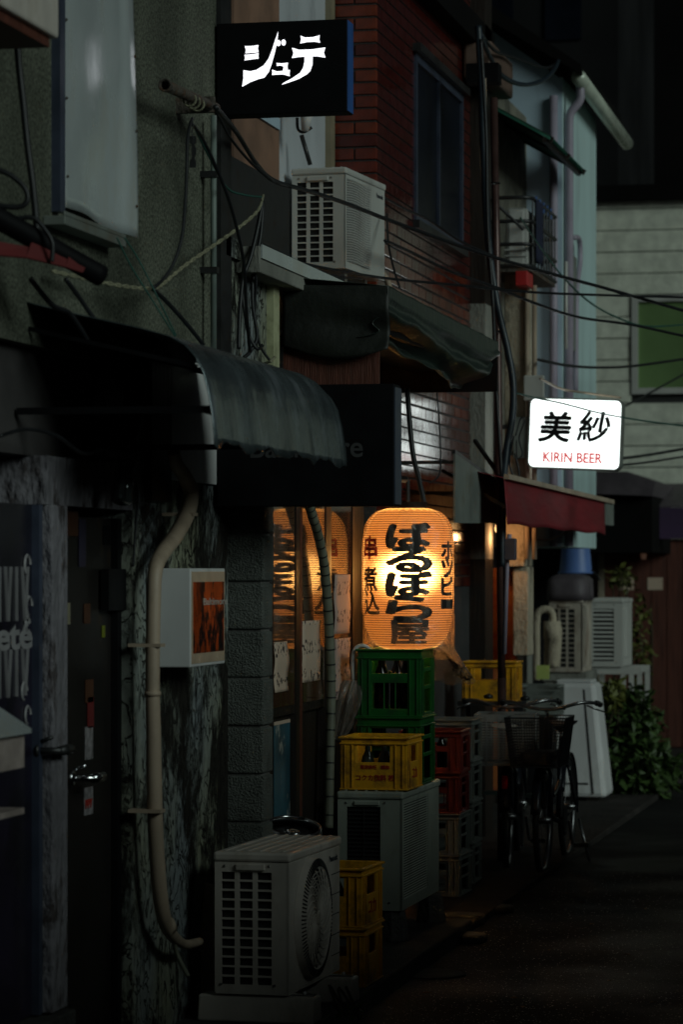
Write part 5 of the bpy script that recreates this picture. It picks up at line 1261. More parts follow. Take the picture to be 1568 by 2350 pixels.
# ================================================================ PALE HOUSE
B5 = thing('pale_house', 'pale teal rendered house with gutter and downpipes beyond the balcony', 'building', (-.04, yH2, 0))
XW = aty(1292, 500, yH2).x; yW = Y(1369, XW)
gz = aty(1200, 115, yH2).z
MB().prism([(-2.2, 1.9), (XW - .003, 1.9), (XW - .003, 5.32), (-.6, 5.75), (-2.2, 6.2)], (0, yH2, 0), (1, 0, 0), (0, 0, 1), (0, .1, 0)).build('gable_wall', M['paleblue'], B5)
MB().box(-2.2, XW, yH2 + .002, yW, 1.9, 5.34).build('side_wall', M['palehouse'], B5)
MB().box(-2.2, XW - .8, yH2 + .1, yW + 2, -.1, 1.9).build('ground_floor_wall', M['concrete'], B5)
MB().prism([(XW + .16, 5.33), (-.6, 5.80), (-2.3, 6.3), (-2.3, 6.4), (-.6, 5.92), (XW + .16, 5.40)], (0, yH2 - .16, 0), (1, 0, 0), (0, 0, 1), (0, yW - yH2 + .5, 0)).build('roof', M['skydark'], B5)
MB().tube([(XW + .13, yH2 - .1, 5.32), (XW + .13, yW + 1.0, 5.26)], .055, 12).build('gutter', M['gutter'], B5, smooth=True)
MB().tube(spline([(XW + .12, yH2 + .06, 5.28), (XW + .12, yH2 + .06, 5.18), (XW + .05, yH2 + .06, 5.08), (XW + .04, yH2 + .06, 4.98)], 5) + [Vector((XW + .04, yH2 + .06, 1.9))], .032, 10).build('downpipe', M['mauvepipe'], B5, smooth=True)
MB().tube([(XW - .06, yH2 - .04, 5.2), (XW - .06, yH2 - .04, 1.9)], .03, 10).build('downpipe', M['mauvepipe'], B5, smooth=True)
MB().tube(spline([atx(1318, 545, XW + .05), atx(1330, 550, XW + .05), atx(1332, 600, XW + .05), atx(1324, 680, XW + .05), atx(1322, 900, XW + .05)], 6), .02, 10).build('vent_pipe', M['mauvepipe'], B5, smooth=True)
MB().box(XW, XW + .05, Y(1297, XW), Y(1309, XW), Z(1303, 805, XW), Z(1303, 588, XW)).build('narrow_window', M['greysheet'], B5)
MB().tube([atx(1300, 800, XW + .06), atx(1300, 600, XW + .06)], .012, 8).build('pipe', M['acwhite'], B5, smooth=True)

# ================================================================ RED AWNING
xr = .29; yr0, yr1 = Y(1158, xr), Y(1388, xr)
RA = thing('red_awning', 'red canvas awning under the beer sign', 'awning', (0, yr0, 1.9))
zr1 = Z(1158, 1098, xr); zr0 = Z(1250, 1212, xr)
def red(u, v):
    y = yr0 + (yr1 - yr0) * u; zt__ = Z(1158, 1098, xr) + (Z(1388, 1150, xr) - Z(1158, 1098, xr)) * u
    z = zr0 + .006 * math.sin(u * 23) * (1 - v) + (zt__ - zr0) * v
    return (xr + .02 * (1 - v) + .012 * math.sin(u * 17) * (1 - v), y, z)
MB().grid(red, 60, 10).build('valance', M['redcanvas'], RA, smooth=True, solid=.004)
def redtop(u, v):
    y = yr0 + (yr1 - yr0) * u; zt__ = Z(1158, 1098, xr) + (Z(1388, 1150, xr) - Z(1158, 1098, xr)) * u
    return (xr + .002 - .42 * v, y, zt__ + .005 + .10 * v)
MB().grid(redtop, 20, 6).build('top_sheet', M['redcanvas'], RA, smooth=True, solid=.004)
MB().bar((xr + .012, yr0, zr1 + .012), (xr + .012, yr1 + .4, Z(1388, 1150, xr) + .004), .03).build('front_rail', M['conduit'], RA)
MB().box(xr - .5, xr + .01, yr1 + .003, yr1 + .5, Z(1400, 1205, xr), Z(1400, 1152, xr)).build('end_box', M['greysheet'], RA)
for f in (.05, .5, .95): MB().bar((-.12, yr0 + (yr1 - yr0) * f, zr1 + .06), (xr - .02, yr0 + (yr1 - yr0) * f, zr0 + .1), .02).build('arm', M['darkmetal'], RA)
bl = thing('bare_bulb', 'warm bare bulb hanging on a cord under the red awning', 'lamp', (-.175, yH - .12, 1.96))
MB().lathe([(.004, -.05), (.022, -.035), (.028, -.015), (.02, .01), (.012, .03)], 14, (-.175, yH - .12, 2.02)).build('bulb', glow('warm_bulb', (1, .55, .2), 2), bl, smooth=True)
MB().tube([(-.175, yH - .12, 2.05), (-.175, yH - .12, 2.3)], .005, 6).build('cord', M['wire'], bl)
bd = bpy.data.lights.new('bulb_light', 'POINT'); bd.energy = 2.2; bd.color = (1, .50, .20); bd.shadow_soft_size = .03
bo = bpy.data.objects.new('bulb_light', bd); COL.objects.link(bo); bo.parent = bl; bo.location = (0.0, 0.0, -.02)
cable('cord', D([(1185, 1228), (1220, 1236), (1262, 1238), (1300, 1222), (1330, 1213)], 21, 22), .008, M['conduit'], 'pale cord drooping under the red awning', 'cord')

# ================================================================ END OF THE ALLEY
yEnd = 32.0
B6 = thing('end_building', 'pale sided building closing the alley with a large green window', 'building', (2, yEnd, 0))
zTop = aty(1450, 462, yEnd).z
MB().box(-2, 9, yEnd + .03, yEnd + .3, -.1, zTop).build('wall_core', M['brick_mortar'], B6)
wx0, wx1 = aty(1462, 800, yEnd).x, aty(1462, 800, yEnd).x + 1.6
wz0_, wz1_ = aty(1462, 893, yEnd).z, aty(1462, 690, yEnd).z
bhh = .222; k = 0; z = 2.35
while z < zTop - .05:
    zz = min(z + bhh - .012, zTop); ov = zz > wz0_ - .05 and z < wz1_ + .05
    segs = [(-1.5, wx0 - .06), (wx1 + .06, 9)] if ov else ([(-1.5, 1.7 + .5 * (k % 2)), (1.712 + .5 * (k % 2), 9)])
    for s0, s1 in segs: MB().box(s0, s1, yEnd + random.uniform(-.004, .004), yEnd + .03, z, zz).build('siding_panel', M['siding'], B6)
    z += bhh; k += 1
wf = MB().box(wx0, wx1, yEnd + .01, yEnd + .028, wz0_, wz1_).build('window', M['greenwindow'], B6)
for (xa_, xb__, za, zb__) in ((wx0 - .05, wx0 + .015, wz0_ - .05, wz1_ + .05), (wx0 + .015, wx1, wz0_ - .05, wz0_ + .012), (wx0 + .015, wx1, wz1_ - .012, wz1_ + .05), (wx1, wx1 + .05, wz0_ - .05, wz1_ + .05)):
    MB().box(xa_, xb__, yEnd - .02, yEnd + .02, za, zb__).build('window_frame', M['acwhite'], wf)
MB().box(-2, 9, yEnd - .1, yEnd + .6, zTop + .002, zTop + .16).build('parapet', M['skydark'], B6)
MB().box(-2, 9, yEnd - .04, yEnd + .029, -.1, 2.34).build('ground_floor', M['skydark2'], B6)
# dark wooden door, its frame, notices, awning, lamp
xd0, xd1 = aty(1388, 1500, yEnd - .1).x, aty(1640, 1500, yEnd - .1).x
dr = MB().box(xd0, xd1, yEnd - .09, yEnd - .05, -.08, aty(1450, 1240, yEnd - .1).z).build('wooden_door', M['redwood'], B6)
for k in range(7):
    xx = xd0 + (xd1 - xd0) * k / 7; MB().box(xx + .004, xx + (xd1 - xd0) / 7 - .004, yEnd - .10, yEnd - .0905, -.08, aty(1450, 1242, yEnd - .1).z).build('plank', M['redwood'], dr)
MB().box(xd0 - .06, xd0 - .001, yEnd - .12, yEnd - .05, -.08, aty(1450, 1238, yEnd).z).build('door_frame', M['beige'], dr)
MB().box(xd1 + .001, xd1 + .06, yEnd - .12, yEnd - .05, -.08, aty(1450, 1238, yEnd).z).build('door_frame', M['beige'], dr)
MB().box(xd0 - .06, xd1 + .06, yEnd - .14, yEnd - .05, aty(1450, 1238, yEnd).z + .002, aty(1450, 1226, yEnd).z).build('door_head', M['beige'], dr)
for px0, px1 in ((1421, 1455), (1487, 1522)):
    MB().box(aty(px0, 1330, yEnd - .11).x, aty(px1, 1330, yEnd - .11).x, yEnd - .108, yEnd - .1005, aty(px0, 1353, yEnd).z, aty(px0, 1325, yEnd).z).build('door_notice', M['menu'], dr)
MB().box(aty(1300, 1400, yEnd).x, xd0 - .062, yEnd - .06, yEnd - .041, -.08, 2.1).build('mauve_boards', mat('mauve_boards', (.22, .17, .16), .8), B6)
xp0, xp1 = aty(1385, 1190, 30.8).x, aty(1620, 1190, 30.8).x
PA = thing('purple_awning', 'dark purple awning over the wooden door at the end of the alley', 'awning', (xp0, 30.8, 1.9))
zpa, zpb = aty(1450, 1236, 30.8).z, aty(1450, 1165, 30.8).z
MB().box(xp0, xp1, 30.8, 30.82, zpa, zpb).build('valance', M['purple'], PA)
MB().prism([(30.8, zpb + .002), (yEnd - .1, zpb + .25), (yEnd - .1, zpb + .27), (30.8, zpb + .022)], (xp0, 0, 0), (0, 1, 0), (0, 0, 1), (xp1 - xp0, 0, 0)).build('top_sheet', M['slate'], PA)
dl = thing('door_lamp', 'small warm lamp over the wooden door at the end of the alley', 'lamp', (aty(1478, 1275, yEnd - .15).x, yEnd - .15, aty(1478, 1283, yEnd - .15).z))
lp = Vector(dl.location)
MB().lathe([(.02, 0), (.028, .02), (.028, .07), (.018, .085)], 12, lp).build('globe', glow('dim_globe', (1, .5, .3), .03), dl, smooth=True)
MB().box(lp.x - .015, lp.x + .015, lp.y, lp.y + .06, lp.z + .086, lp.z + .11).build('bracket', M['darkmetal'], dl)
ld = bpy.data.lights.new('door_lamp_light', 'POINT'); ld.energy = 12.0; ld.color = (1, .28, .14); ld.shadow_soft_size = .05
lo = bpy.data.objects.new('door_lamp_light', ld); COL.objects.link(lo); lo.parent = dl; lo.location = (-.1, -.35, .22)
lr = thing('lean_to_roof', 'small dark lean-to roof below the pale siding left of the purple awning', 'roof', (aty(1330, 1120, 30).x, 30, 2.4))
MB().prism([(aty(1300, 1130, 30).x, aty(1300, 1130, 30).z), (aty(1498, 1130, 30).x, aty(1498, 1138, 30).z), (aty(1505, 1100, 30).x, aty(1505, 1105, 30).z), (aty(1440, 1080, 30).x, aty(1440, 1082, 30).z), (aty(1300, 1080, 30).x, aty(1300, 1080, 30).z)], (0, 30, 0), (1, 0, 0), (0, 0, 1), (0, 1.9, 0)).build('roof', M['slate'], lr)
MB().box(aty(1300, 1135, 30).x, aty(1495, 1135, 30).x, 30.1, 31.9, 1.9, aty(1400, 1132, 30).z).build('wall', M['skydark'], lr)
# a grey house, and a black block added to hide the too-bright sky
for nm, lab, px0, px1, py0, yy, m in (('sky_cover_block', 'tall black block added to hide the sky at the upper right', 1290, 2100, -900, 44, 'skydark'), ('dark_house', 'unlit grey house block behind the pale house roof', 900, 1420, -200, 36.5, 'skydark2')):
    t = thing(nm, lab, 'building', (aty(px0, 1000, yy).x, yy, 0)); x0_, x1_ = aty(px0, 1000, yy).x, aty(px1, 1000, yy).x; zz = aty(px0, py0, yy).z
    MB().box(x0_, x1_, yy, yy + 4, -.1, zz).build('wall', M[m], t)
    for i in range(3):
        for j in range(3):
            xx = x0_ + (x1_ - x0_) * (.08 + .3 * i); MB().box(xx, xx + (x1_ - x0_) * .16, yy - .03, yy - .001, 5.6 + j * 2.4, 7.0 + j * 2.4).build('window', M['darkglass'], t)
# ================================================================ FAR AIR CONDITIONERS, WASHER, BUCKET, PLANTS
dA = 25.0; p = atd(1337, 1540, dA)
aircon('rust stained old air conditioner under a dark cover behind the bicycles', (p.x, p.y, p.z), R(0), .62, .27, .60, M['acrust'], 'grid', 'mesh')
st = thing('concrete_stand', 'rough stand under the rust stained air conditioner', 'stand', (p.x, p.y, -.085))
MB().box(p.x - .33, p.x + .03, p.y + .02, p.y + .75, p.z - .08, p.z - .007).build('slab', M['concrete'], st)
for dx, dy_ in ((-.28, .08), (-.03, .08), (-.28, .65), (-.03, .65)): MB().box(p.x + dx - .04, p.x + dx + .04, p.y + dy_ - .04, p.y + dy_ + .04, -.085, p.z - .081).build('leg', M['concrete'], st)
cv = MB()
def cover(u, v):
    a_ = 2 * math.pi * u; r = (1.0, 1.0, .97, .80, .55, .0)[int(v * 5)]; hgt = (0, .06, .17, .20, .215, .22)[int(v * 5)]
    n_ = 4; c_, s_ = math.cos(a_), math.sin(a_); q_ = 1 / max(abs(c_), abs(s_)) * .85 if True else 1; q_ = min(q_, 1.1)
    return (p.x - .14 + .20 * r * c_ * q_ + .008 * math.sin(a_ * 7), p.y + .33 + .42 * r * s_ * q_, p.z + .60 + hgt - .02)
cv.grid(cover, 32, 5); solo(cv, 'cover', M['slate'], 'dark vinyl cover draped on the rust stained air conditioner', 'cover', smooth=True, solid=.004)
pb = atd(1322, 1345, 25.9)
bk = thing('bucket', 'upturned blue plastic bucket on the vinyl cover', 'bucket', (pb.x, pb.y, p.z + .80), local=True)
MB().lathe([(.145, 0), (.138, .02), (.118, .24), (.112, .25), (.0, .25)], 28).build('body', M['bucket'], bk, smooth=True)
MB().torus((0, 0, .008), .148, .008, 'z', 28, 6).build('lip', M['bucket'], bk, smooth=True)
MB().tube(spline([(.14, -.02, .03), (.20, -.06, -.03), (.22, -.06, -.06)], 5), .007, 6).build('bail', M['darkmetal'], bk, smooth=True)
dA2 = 26.0; p5 = atd(1430, 1528, dA2)
aircon('white slatted air conditioner on a metal frame beside the potted greenery', (p5.x, p5.y, p5.z), R(0), .70, .27, .58, M['acwhite'], 'bigslat', 'plain')
fs = thing('metal_stand', 'grey angle iron stand carrying the white slatted air conditioner', 'stand', (p5.x, p5.y, -.085))
for yy in (p5.y + .04, p5.y + .66): MB().bar((p5.x - .28, yy, p5.z - .04), (p5.x + .16, yy, p5.z - .04), .04, .06).build('rail', M['acwhite'], fs)
for dx in (-.26, .0, .14):
    for yy in (p5.y + .04, p5.y + .66): MB().box(p5.x + dx - .02, p5.x + dx + .02, yy - .015, yy + .015, -.085, p5.z - .071).build('leg', M['acwhite'], fs)
# water trap and pipes
dT = 24.6; wt = thing('drain_trap', 'beige plastic drain trap with a curved pipe beside the rust stained air conditioner', 'pipe', atd(1235, 1540, dT))
MB().tube(spline([atd(1232, 1560, dT), atd(1232, 1480, dT), atd(1233, 1415, dT), atd(1242, 1400, dT), atd(1258, 1398, dT), atd(1268, 1408, dT), atd(1270, 1430, dT)], 6), .030, 12).build('bend', M['beige'], wt, smooth=True)
MB().tube([atd(1268, 1425, dT), atd(1269, 1465, dT), atd(1270, 1466, dT), atd(1268, 1525, dT), atd(1268, 1532, dT)], [.07, .075, .072, .066, .05], 14).build('body', M['beige'], wt, smooth=True)
MB().tube([atd(1275, 1448, dT), atd(1290, 1446, dT)], .045, 10).build('inlet', M['beige'], wt, smooth=True)
cable('pipe', D([(1205, 1230), (1203, 1300), (1200, 1360), (1206, 1372), (1212, 1420)], 20.9), .016, M['redwood'], 'rusty brown thin pipe beside the warm lit pillar', 'pipe', n=8)
# washing machine
gq = atz(1392, 1834, -.03); yw_ = gq.y; zw = aty(1360, 1566, yw_ + .1).z
x1_, x0_ = gq.x, aty(1255, 1800, yw_).x; x1t = aty(1364, 1570, yw_).x
wm = thing('washing_machine', 'white tapering washing machine behind the bicycle basket', 'washing machine', (x0_, yw_, -.085))
zb_ = -.02
def taper(z): return (z - zb_) / (zw - zb_)
v = [(x0_, yw_, zb_), (x1_, yw_, zb_), (x1_, yw_ + .5, zb_), (x0_, yw_ + .5, zb_), (x0_ + .04, yw_ + .06, zw), (x1t, yw_ + .06, zw), (x1t, yw_ + .46, zw), (x0_ + .04, yw_ + .46, zw)]
MB().add(v, [(0, 3, 2, 1), (4, 5, 6, 7), (0, 1, 5, 4), (1, 2, 6, 5), (2, 3, 7, 6), (3, 0, 4, 7)]).build('cabinet', M['white'], wm, bevel=.035)
sm = MB().bar((x1_ - .10, yw_ - .002, zb_ + .03), (x1t - .085, yw_ + .056, zw - .05), .006, .012); sm.build('panel_seam', M['inside'], wm)
MB().box(x1_ - .33, x1_ - .14, yw_ + .004, yw_ + .012, zb_ + .10, zb_ + .115).build('kick_slot', M['inside'], wm)
MB().box(x0_ + .06, x1t - .03, yw_ + .10, yw_ + .42, zw + .001, zw + .02).build('lid', M['white'], wm, bevel=.01)
for dx in (.03, .3): MB().box(x0_ + dx, x0_ + dx + .09, yw_ + .04, yw_ + .46, -.084, zb_ - .001).build('plinth_timber', M['blackwood'], wm)
nt = aty(1245, 1545, yw_ + .2); mb = MB().box(nt.x - .045, nt.x + .055, yw_ + .2, yw_ + .215, zw + .021, aty(1245, 1526, yw_ + .2).z); solo(mb, 'note_card', M['note'], 'yellow green card standing on the washing machine', 'card')
# grey slatted tray behind the basket
q = aty(1235, 1620, yw_ - .6); ty = yw_ - .5
tr = thing('wire_tray', 'grey slatted plastic tray behind the black bicycle basket', 'tray', (q.x, ty, .7))
z0_, z1_ = aty(1230, 1640, ty).z, aty(1230, 1572, ty).z; xa_, xb2 = aty(1195, 1600, ty).x, aty(1283, 1600, ty).x
for k in range(6):
    zz = z0_ + (z1_ - z0_) * k / 5; MB().box(xa_, xb2, ty, ty + .012, zz, zz + .012).build('slat', M['greycrate'], tr)
MB().box(xa_, xb2, ty + .3, ty + .31, z0_, z1_).build('back', M['greycrate'], tr); MB().box(xa_, xb2, ty + .013, ty + .3, z0_ - .012, z0_ - .001).build('base', M['greycrate'], tr)
for xx in (xa_, xb2 - .012): MB().box(xx, xx + .012, ty + .001, ty + .30, z1_ - .02, z1_ + .0).build('side', M['greycrate'], tr)
MB().box(xa_ + .05, xb2 - .05, ty + .02, ty + .28, -.085, z0_ - .013).build('support', M['black'], tr)
# plants
def foliage(name, label, base, cx, cy, cz, rx_, ry_, rz_, n, size, m, stems=6, cat='plant'):
    t = thing(name, label, cat, base); mb = MB(); rnd = random.Random(len(label))
    for i in range(n):
        while True:
            a_, b_, c_ = rnd.uniform(-1, 1), rnd.uniform(-1, 1), rnd.uniform(-1, 1)
            if a_ * a_ + b_ * b_ + c_ * c_ < 1: break
        q_ = Vector((cx + a_ * rx_, cy + b_ * ry_, cz + c_ * rz_)); s_ = size * rnd.uniform(.6, 1.3)
        d_ = Vector((rnd.uniform(-1, 1), rnd.uniform(-1, 1), rnd.uniform(-.9, .5))).normalized(); w_ = d_.cross(Vector((rnd.uniform(-1, 1), rnd.uniform(-1, 1), 1))).normalized()
        up2 = d_.cross(w_) * s_ * .12
        mb.add([q_, q_ + d_ * s_ * .45 + w_ * s_ * .3 + up2, q_ + d_ * s_, q_ + d_ * s_ * .45 - w_ * s_ * .3 + up2], [(0, 1, 2), (0, 2, 3)])
    mb.fixn = False; mb.build('leaves', m, t, kind='stuff')
    for i in range(stems):
        e_ = Vector((cx + rnd.uniform(-.8, .8) * rx_, cy + rnd.uniform(-.8, .8) * ry_, cz + rnd.uniform(-.2, .9) * rz_)); b0 = Vector(base)
        MB().tube(spline([b0 + Vector((rnd.uniform(-.05, .05), 0, 0)), (b0 + e_) / 2 + Vector((rnd.uniform(-.08, .08), 0, .1)), e_], 4), [.006] * 8 + [.002], 5).build('stem', M['stem'], t)
    return t
g0 = atz(1440, 1835, -.085)
def bush(lab, px, py, wpx, hpx, n, dd, m, size=.10):
    c = atd(px, py, dd); foliage('potted_shrub', lab, (c.x, c.y, -.08), c.x, c.y, c.z, wpx / 2 * dd / FPX, .25, hpx / 2 * dd / FPX, n, size, m)
bush('bushy green shrub in front of the metal stand at the alley end', 1445, 1680, 150, 220, 1300, 24.6, M['leaf'])
bush('lower drooping shrub by the ground right of the washing machine', 1468, 1765, 200, 140, 800, 24.3, M['leaf'], .12)
bush('light green leafy sprig at the top of the shrub by the white air conditioner', 1408, 1590, 50, 70, 160, 24.4, M['leaf2'], .09)
bush('thin climbing twig with small leaves against the wooden door', 1470, 1480, 60, 260, 190, 27.0, M['leaf2'], .075)
bush('sparse leafy sprig above the white slatted air conditioner', 1425, 1325, 70, 50, 110, 27.2, M['leaf2'], .07)

# ================================================================ BICYCLES
def bicycle(label, loc, rz, basket, lean=0.0):
    t = thing('bicycle', label, 'bicycle', loc, rz, 'bicycles parked along the wall', local=True, tilt=(0, lean))
    r = .33
    for nm, y in (('front_wheel', 0), ('rear_wheel', 1.08)):
        wh = MB().torus((0, y, r), r - .018, .018, 'x', 44, 8).build(nm, M['rubber'], t, smooth=True)
        MB().torus((0, y, r), r - .042, .010, 'x', 44, 6).build('rim', M['metal'], wh, smooth=True)
        s_ = MB()
        for k in range(18):
            a_ = 2 * math.pi * k / 18; s_.tube([(.02 * (-1) ** k, y, r), (0, y + (r - .045) * math.cos(a_), r + (r - .045) * math.sin(a_))], .0012, 3)
        s_.build('spokes', M['metal'], wh); MB().tube([(-.05, y, r), (.05, y, r)], .02, 10).build('hub', M['metal'], wh, smooth=True)
        fd = MB()
        def fend(u, v, y=y):
            a_ = R(20 + 150 * u) if y == 0 else R(-10 + 170 * u); x = -.026 + .052 * v; q_ = r + .018 - .008 * abs(v - .5) * 2
            return (x, y + q_ * math.cos(a_), r + q_ * math.sin(a_))
        fd.grid(fend, 24, 4).build('mudguard', M['bikeframe'], t, smooth=True, solid=.0015)
    fr_ = MB()
    fr_.tube([(0, .02, .40), (0, .12, .66), (0, .165, .92)], .018, 10)
    for s in (-1, 1):
        fr_.tube([(s * .045, 0, r), (s * .045, .06, .58), (s * .02, .1, .64)], .011, 8); fr_.tube([(s * .055, 1.08, r), (s * .03, .64, .29)], .009, 8); fr_.tube([(s * .055, 1.08, r), (s * .02, .80, .70)], .008, 8)
    fr_.tube(spline([(0, .13, .66), (0, .30, .36), (0, .64, .28)], 5), .017, 10); fr_.tube([(0, .64, .28), (0, .82, .78)], .015, 10); fr_.tube(spline([(0, .15, .72), (0, .36, .45), (0, .74, .52)], 5), .013, 10)
    fr_.build('frame', M['bikeframe'], t, smooth=True)
    MB().tube(spline([(-.29, .40, 1.0), (-.28, .28, 1.015), (-.20, .16, 1.02), (-.06, .13, .985), (.06, .13, .985), (.20, .16, 1.02), (.28, .28, 1.015), (.29, .40, 1.0)], 6), .011, 10).build('handlebar', M['metal'], t, smooth=True)
    MB().tube([(0, .165, .92), (0, .15, .985)], .012, 8).build('stem', M['mirror_chrome'], t, smooth=True)
    for s in (-1, 1):
        MB().tube([(s * .285, .26, 1.016), (s * .29, .41, 1.0)], .017, 10).build('grip', M['rubber'], t, smooth=True)
        MB().tube(spline([(s * .24, .17, 1.005), (s * .29, .16, .985), (s * .33, .26, .965)], 4), .005, 6).build('brake_lever', M['metal'], t, smooth=True)
    MB().lathe([(.0, .0), (.028, .004), (.03, .02), (.0, .035)], 14, (-.13, .15, 1.03)).build('bell', M['darkmetal'], t, smooth=True)
    sd = MB().add([(-.02, .62, .86), (.02, .62, .86), (.10, .90, .88), (.085, .96, .87), (-.085, .96, .87), (-.10, .90, .88), (0, .7, .80), (0, .92, .80)], [(0, 1, 2, 5), (5, 2, 3, 4), (0, 6, 1), (1, 6, 7, 2), (2, 7, 3), (3, 7, 4), (4, 7, 5), (5, 7, 6, 0)]); sd.build('saddle', M['rubber'], t, bevel=.02)
    MB().tube([(0, .82, .78), (0, .83, .84)], .012, 8).build('seat_post', M['mirror_chrome'], t)
    MB().lathe([(.0, .0), (.032, .01), (.036, .05), (.025, .09)], 16, (.0, -.055, .60), Matrix.Rotation(R(-95), 3, 'X')).build('headlamp', mat('lamp_glass', (.25, .26, .27), .1, .6), t, smooth=True)
    MB().lathe([(.09, -.004), (.09, .004)], 24, (.045, .64, .28), Matrix.Rotation(R(90), 3, 'Y')).build('chainring', M['darkmetal'], t)
    for s, dy_, dz_ in ((1, .03, -.15), (-1, -.03, .15)):
        MB().bar((s * .07, .64, .28), (s * .09, .64 + dy_, .28 + dz_), .018, .012).build('crank', M['metal'], t)
        pd_ = MB(); 
        for o_ in (-.035, .035): pd_.box(s * .10, s * .19, .64 + dy_ + o_ - .01, .64 + dy_ + o_ + .01, .28 + dz_ - .012, .28 + dz_ + .012)
        pd_.box(s * .10, s * .115, .64 + dy_ - .025, .64 + dy_ + .025, .28 + dz_ - .01, .28 + dz_ + .01); pd_.box(s * .175, s * .19, .64 + dy_ - .025, .64 + dy_ + .025, .28 + dz_ - .01, .28 + dz_ + .01)
        pd_.build('pedal', mat('pedal_plastic', (.03, .045, .04), .5), t)
    MB().tube([(.08, 1.02, .26), (.15, 1.0, .0)], .009, 8).build('kickstand', M['metal'], t, smooth=True)
    # basket
    zb0_, zb1_ = .665, .95; y0, y1 = -.34, .06; w0, w1 = .14, .178
    bs = MB()
    if basket == 'wire':
        nx, nz_, ny = 22, 16, 22
        def P(u, s, y): 
            w_ = w0 + (w1 - w0) * s; return ((-w_ + 2 * w_ * u), y, zb0_ + (zb1_ - zb0_) * s)
        for k in range(nz_ + 1):
            s_ = k / nz_; w_ = w0 + (w1 - w0) * s_; z = zb0_ + (zb1_ - zb0_) * s_; rr_ = .0045 if k in (0, nz_) else .0018
            bs.tube([(-w_, y0, z), (w_, y0, z), (w_, y1, z), (-w_, y1, z), (-w_, y0, z)], rr_, 4)
        for k in range(nx + 1):
            u = k / nx; bs.tube([P(u, 0, y0), P(u, 1, y0)], .0018, 3); bs.tube([P(u, 0, y1), P(u, 1, y1)], .0018, 3); bs.tube([P(u, 0, y0), P(u, 0, y1)], .0013, 3)
        for k in range(ny + 1):
            y = y0 + (y1 - y0) * k / ny
            for u in (0, 1): bs.tube([P(u, 0, y), P(u, 1, y)], .0018, 3)
            bs.tube([P(0, 0, y), P(1, 0, y)], .0013, 3)
        bs.build('basket', M['darkmetal'], t)
        MB().box(-w1 - .004, -w1 + .0, y0, y1, zb0_ + .02, zb1_).build('basket_side_guard', M['black'], t) if False else None
        MB().add([(w0 + .003, y0 - .003, zb0_), (w0 + .003, y1, zb0_), (w1 + .003, y1, zb1_), (w1 + .003, y0 - .003, zb1_)], [(0, 1, 2, 3)]).build('basket_side_guard', M['black'], t, solid=.003)
        MB().box(-.10, .09, y0 + .06, y1 - .06, zb0_ + .006, zb0_ + .09).build('folded_cover', mat('dark_cover', (.012, .012, .010), .7, bump=.4, bscale=20), t, bevel=.03)
    else:
        us_ = [-1 + 2 * k / 12 for k in range(13)]
        for (A, B_, n_) in (((-w1, y0), (w1, y0), 26), ((w1, y0), (w1, y1), 18), ((w1, y1), (-w1, y1), 26), ((-w1, y1), (-w1, y0), 18)):
            A3, B3_ = Vector((A[0], A[1], 0)), Vector((B_[0], B_[1], 0))
            for k in range(19):
                z = zb0_ + (zb1_ - zb0_) * k / 18; hh = .018 if k >= 17 or k == 0 else .006
                bs.bar(A3 + Vector((0, 0, z)), B3_ + Vector((0, 0, z)), .006, hh)
            for k in range(6):
                q_ = A3.lerp(B3_, k / 5); bs.bar(q_ + Vector((0, 0, zb0_)), q_ + Vector((0, 0, zb1_)), .012, .007)
        bs.box(-w1, w1, y0, y1, zb0_ - .006, zb0_ - .0035)
        bs.build('basket', mat('grey_basket_plastic', (.26, .27, .26), .5, var=.25), t)
        MB().prism([(.075 * math.cos(k * math.pi / 8), .016 * math.sin(k * math.pi / 8)) for k in range(16)], (0, y0 - .008, zb1_ - .055), (1, 0, 0), (0, 0, 1), (0, -.006, 0)).build('basket_badge', M['acwhite'], t)
        MB().box(-.015, .02, -.35, -.338, .52, .60).build('reflector', M['reflector'], t, bevel=.004)
    return t
q = atz(1247, 2010, -.085)
bicycle('black bicycle with a wire mesh basket parked nearest the alley', (q.x, q.y + .33 * 0, -.085), R(0), 'wire', 0)
q1 = atz(1160, 2004, -.085)
bicycle('bicycle with a grey slatted plastic basket parked against the wall', (q1.x, q1.y + .12, -.085), R(5), 'slat', 0)

# ================================================================ SMALL THINGS ON THE GROUND
for k, (px, py, w_, d_, h_, lb) in enumerate(((1065, 2118, .26, .22, .05, 'flat grey stone at the end of the step'), (1075, 2160, .22, .2, .04, 'broken concrete piece below the end of the step'), (1120, 2092, .3, .25, .035, 'low concrete slab beside the crate stacks'))):
    q = atz(px, py, -.085); mb = MB(); rnd = random.Random(k + 3); n_ = 9; pts_ = []
    for i in range(n_):
        a_ = 2 * math.pi * i / n_; pts_.append((w_ / 2 * math.cos(a_) * rnd.uniform(.8, 1.1), d_ / 2 * math.sin(a_) * rnd.uniform(.8, 1.1)))
    mb.prism(pts_, (q.x, q.y, -.0845), (1, 0, 0), (0, 1, 0), (0, 0, h_)); solo(mb, 'stone_slab', M['stone'], lb, 'stone', bevel=.012)
mc = atz(985, 2235, -.085)
mh = thing('drain_cover', 'round worn drain cover in the asphalt near the step', 'drain cover', (mc.x, mc.y, -.084), local=True)
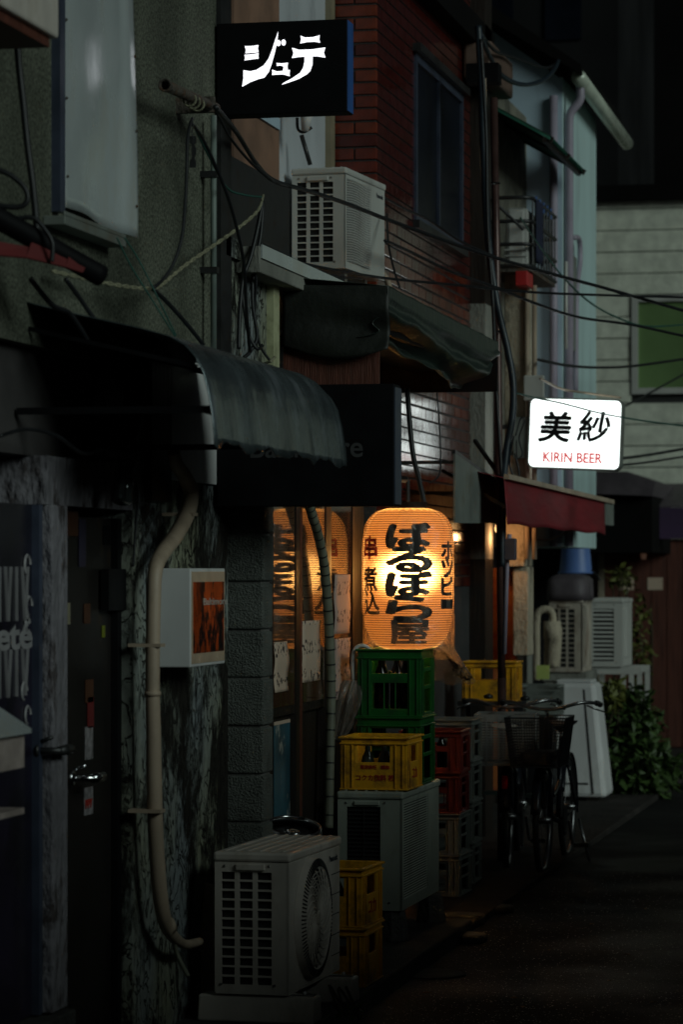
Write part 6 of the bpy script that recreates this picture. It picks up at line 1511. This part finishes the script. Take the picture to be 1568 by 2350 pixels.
MB().lathe([(.001, .0045), (.16, .0045), (.165, .0)], 32, caps=False).build('plate', M['stone'], mh)
MB().torus((0, 0, .002), .168, .003, 'z', 32, 5).build('ring', M['stone'], mh)
lm = bpy.data.meshes.new('fallen_leaf'); lm.from_pydata([(-.022, 0, .0), (-.005, .012, .006), (.024, 0, .002), (-.004, -.013, .004)], [], [(0, 3, 2, 1)]); lm.materials.append(M['deadleaf'])
spots = ['on the asphalt nearest the step', 'left of centre on the dark asphalt', 'in the middle of the asphalt', 'right of the drain cover', 'in front of the bicycle wheels', 'at the far right of the asphalt', 'near the bottom right corner', 'just below the pedals', 'out in the alley beyond the kerb end', 'half way to the right edge', 'low down on the right', 'near the bottom edge']
for k, (px, py) in enumerate(((980, 2278), (1200, 2330 - 20), (1335, 2070), (1260, 2180), (1330, 2010), (1480, 2085), (1500, 2300), (1300, 2050), (1360, 2120), (1440, 2190), (1400, 2250), (1180, 2290))):
    q = atz(px, py, -.083); o = bpy.data.objects.new('fallen_leaf', lm); COL.objects.link(o); o.location = q; o.rotation_euler = (0, 0, k * 1.7); tag(o, 'small dry fallen leaf ' + spots[k], 'leaf', 'fallen leaves')
wd = atz(790, 2335, 0.0)
foliage('weed', 'small green weed at the foot of the step beside the footing block', (wd.x + .02, wd.y, -.0), wd.x + .02, wd.y, .03, .05, .04, .03, 60, .03, M['leaf'], 3)
# bright mineral grains in the asphalt
gm = MB(); rnd = random.Random(11)
for i in range(3600):
    px, py = rnd.uniform(880, 1640), rnd.uniform(2000, 2360); q = atz(px, py, -.0838)
    if q.x < KERB + .03: continue
    s_ = rnd.uniform(.0022, .0055); a_ = rnd.uniform(0, 3); c_, n_ = math.cos(a_) * s_, math.sin(a_) * s_
    gm.add([q + Vector((c_, n_, 0)), q + Vector((-n_, c_, .001)), q + Vector((-c_, -n_, 0)), q + Vector((n_, -c_, .0015))], [(0, 1, 2, 3)])
gm.fixn = False
o = gm.build('grit', mat('pale_grit', (.75, .75, .75), .25), None, kind='stuff'); tag(o, 'pale mineral grit sparkling in the dark asphalt', 'grit')
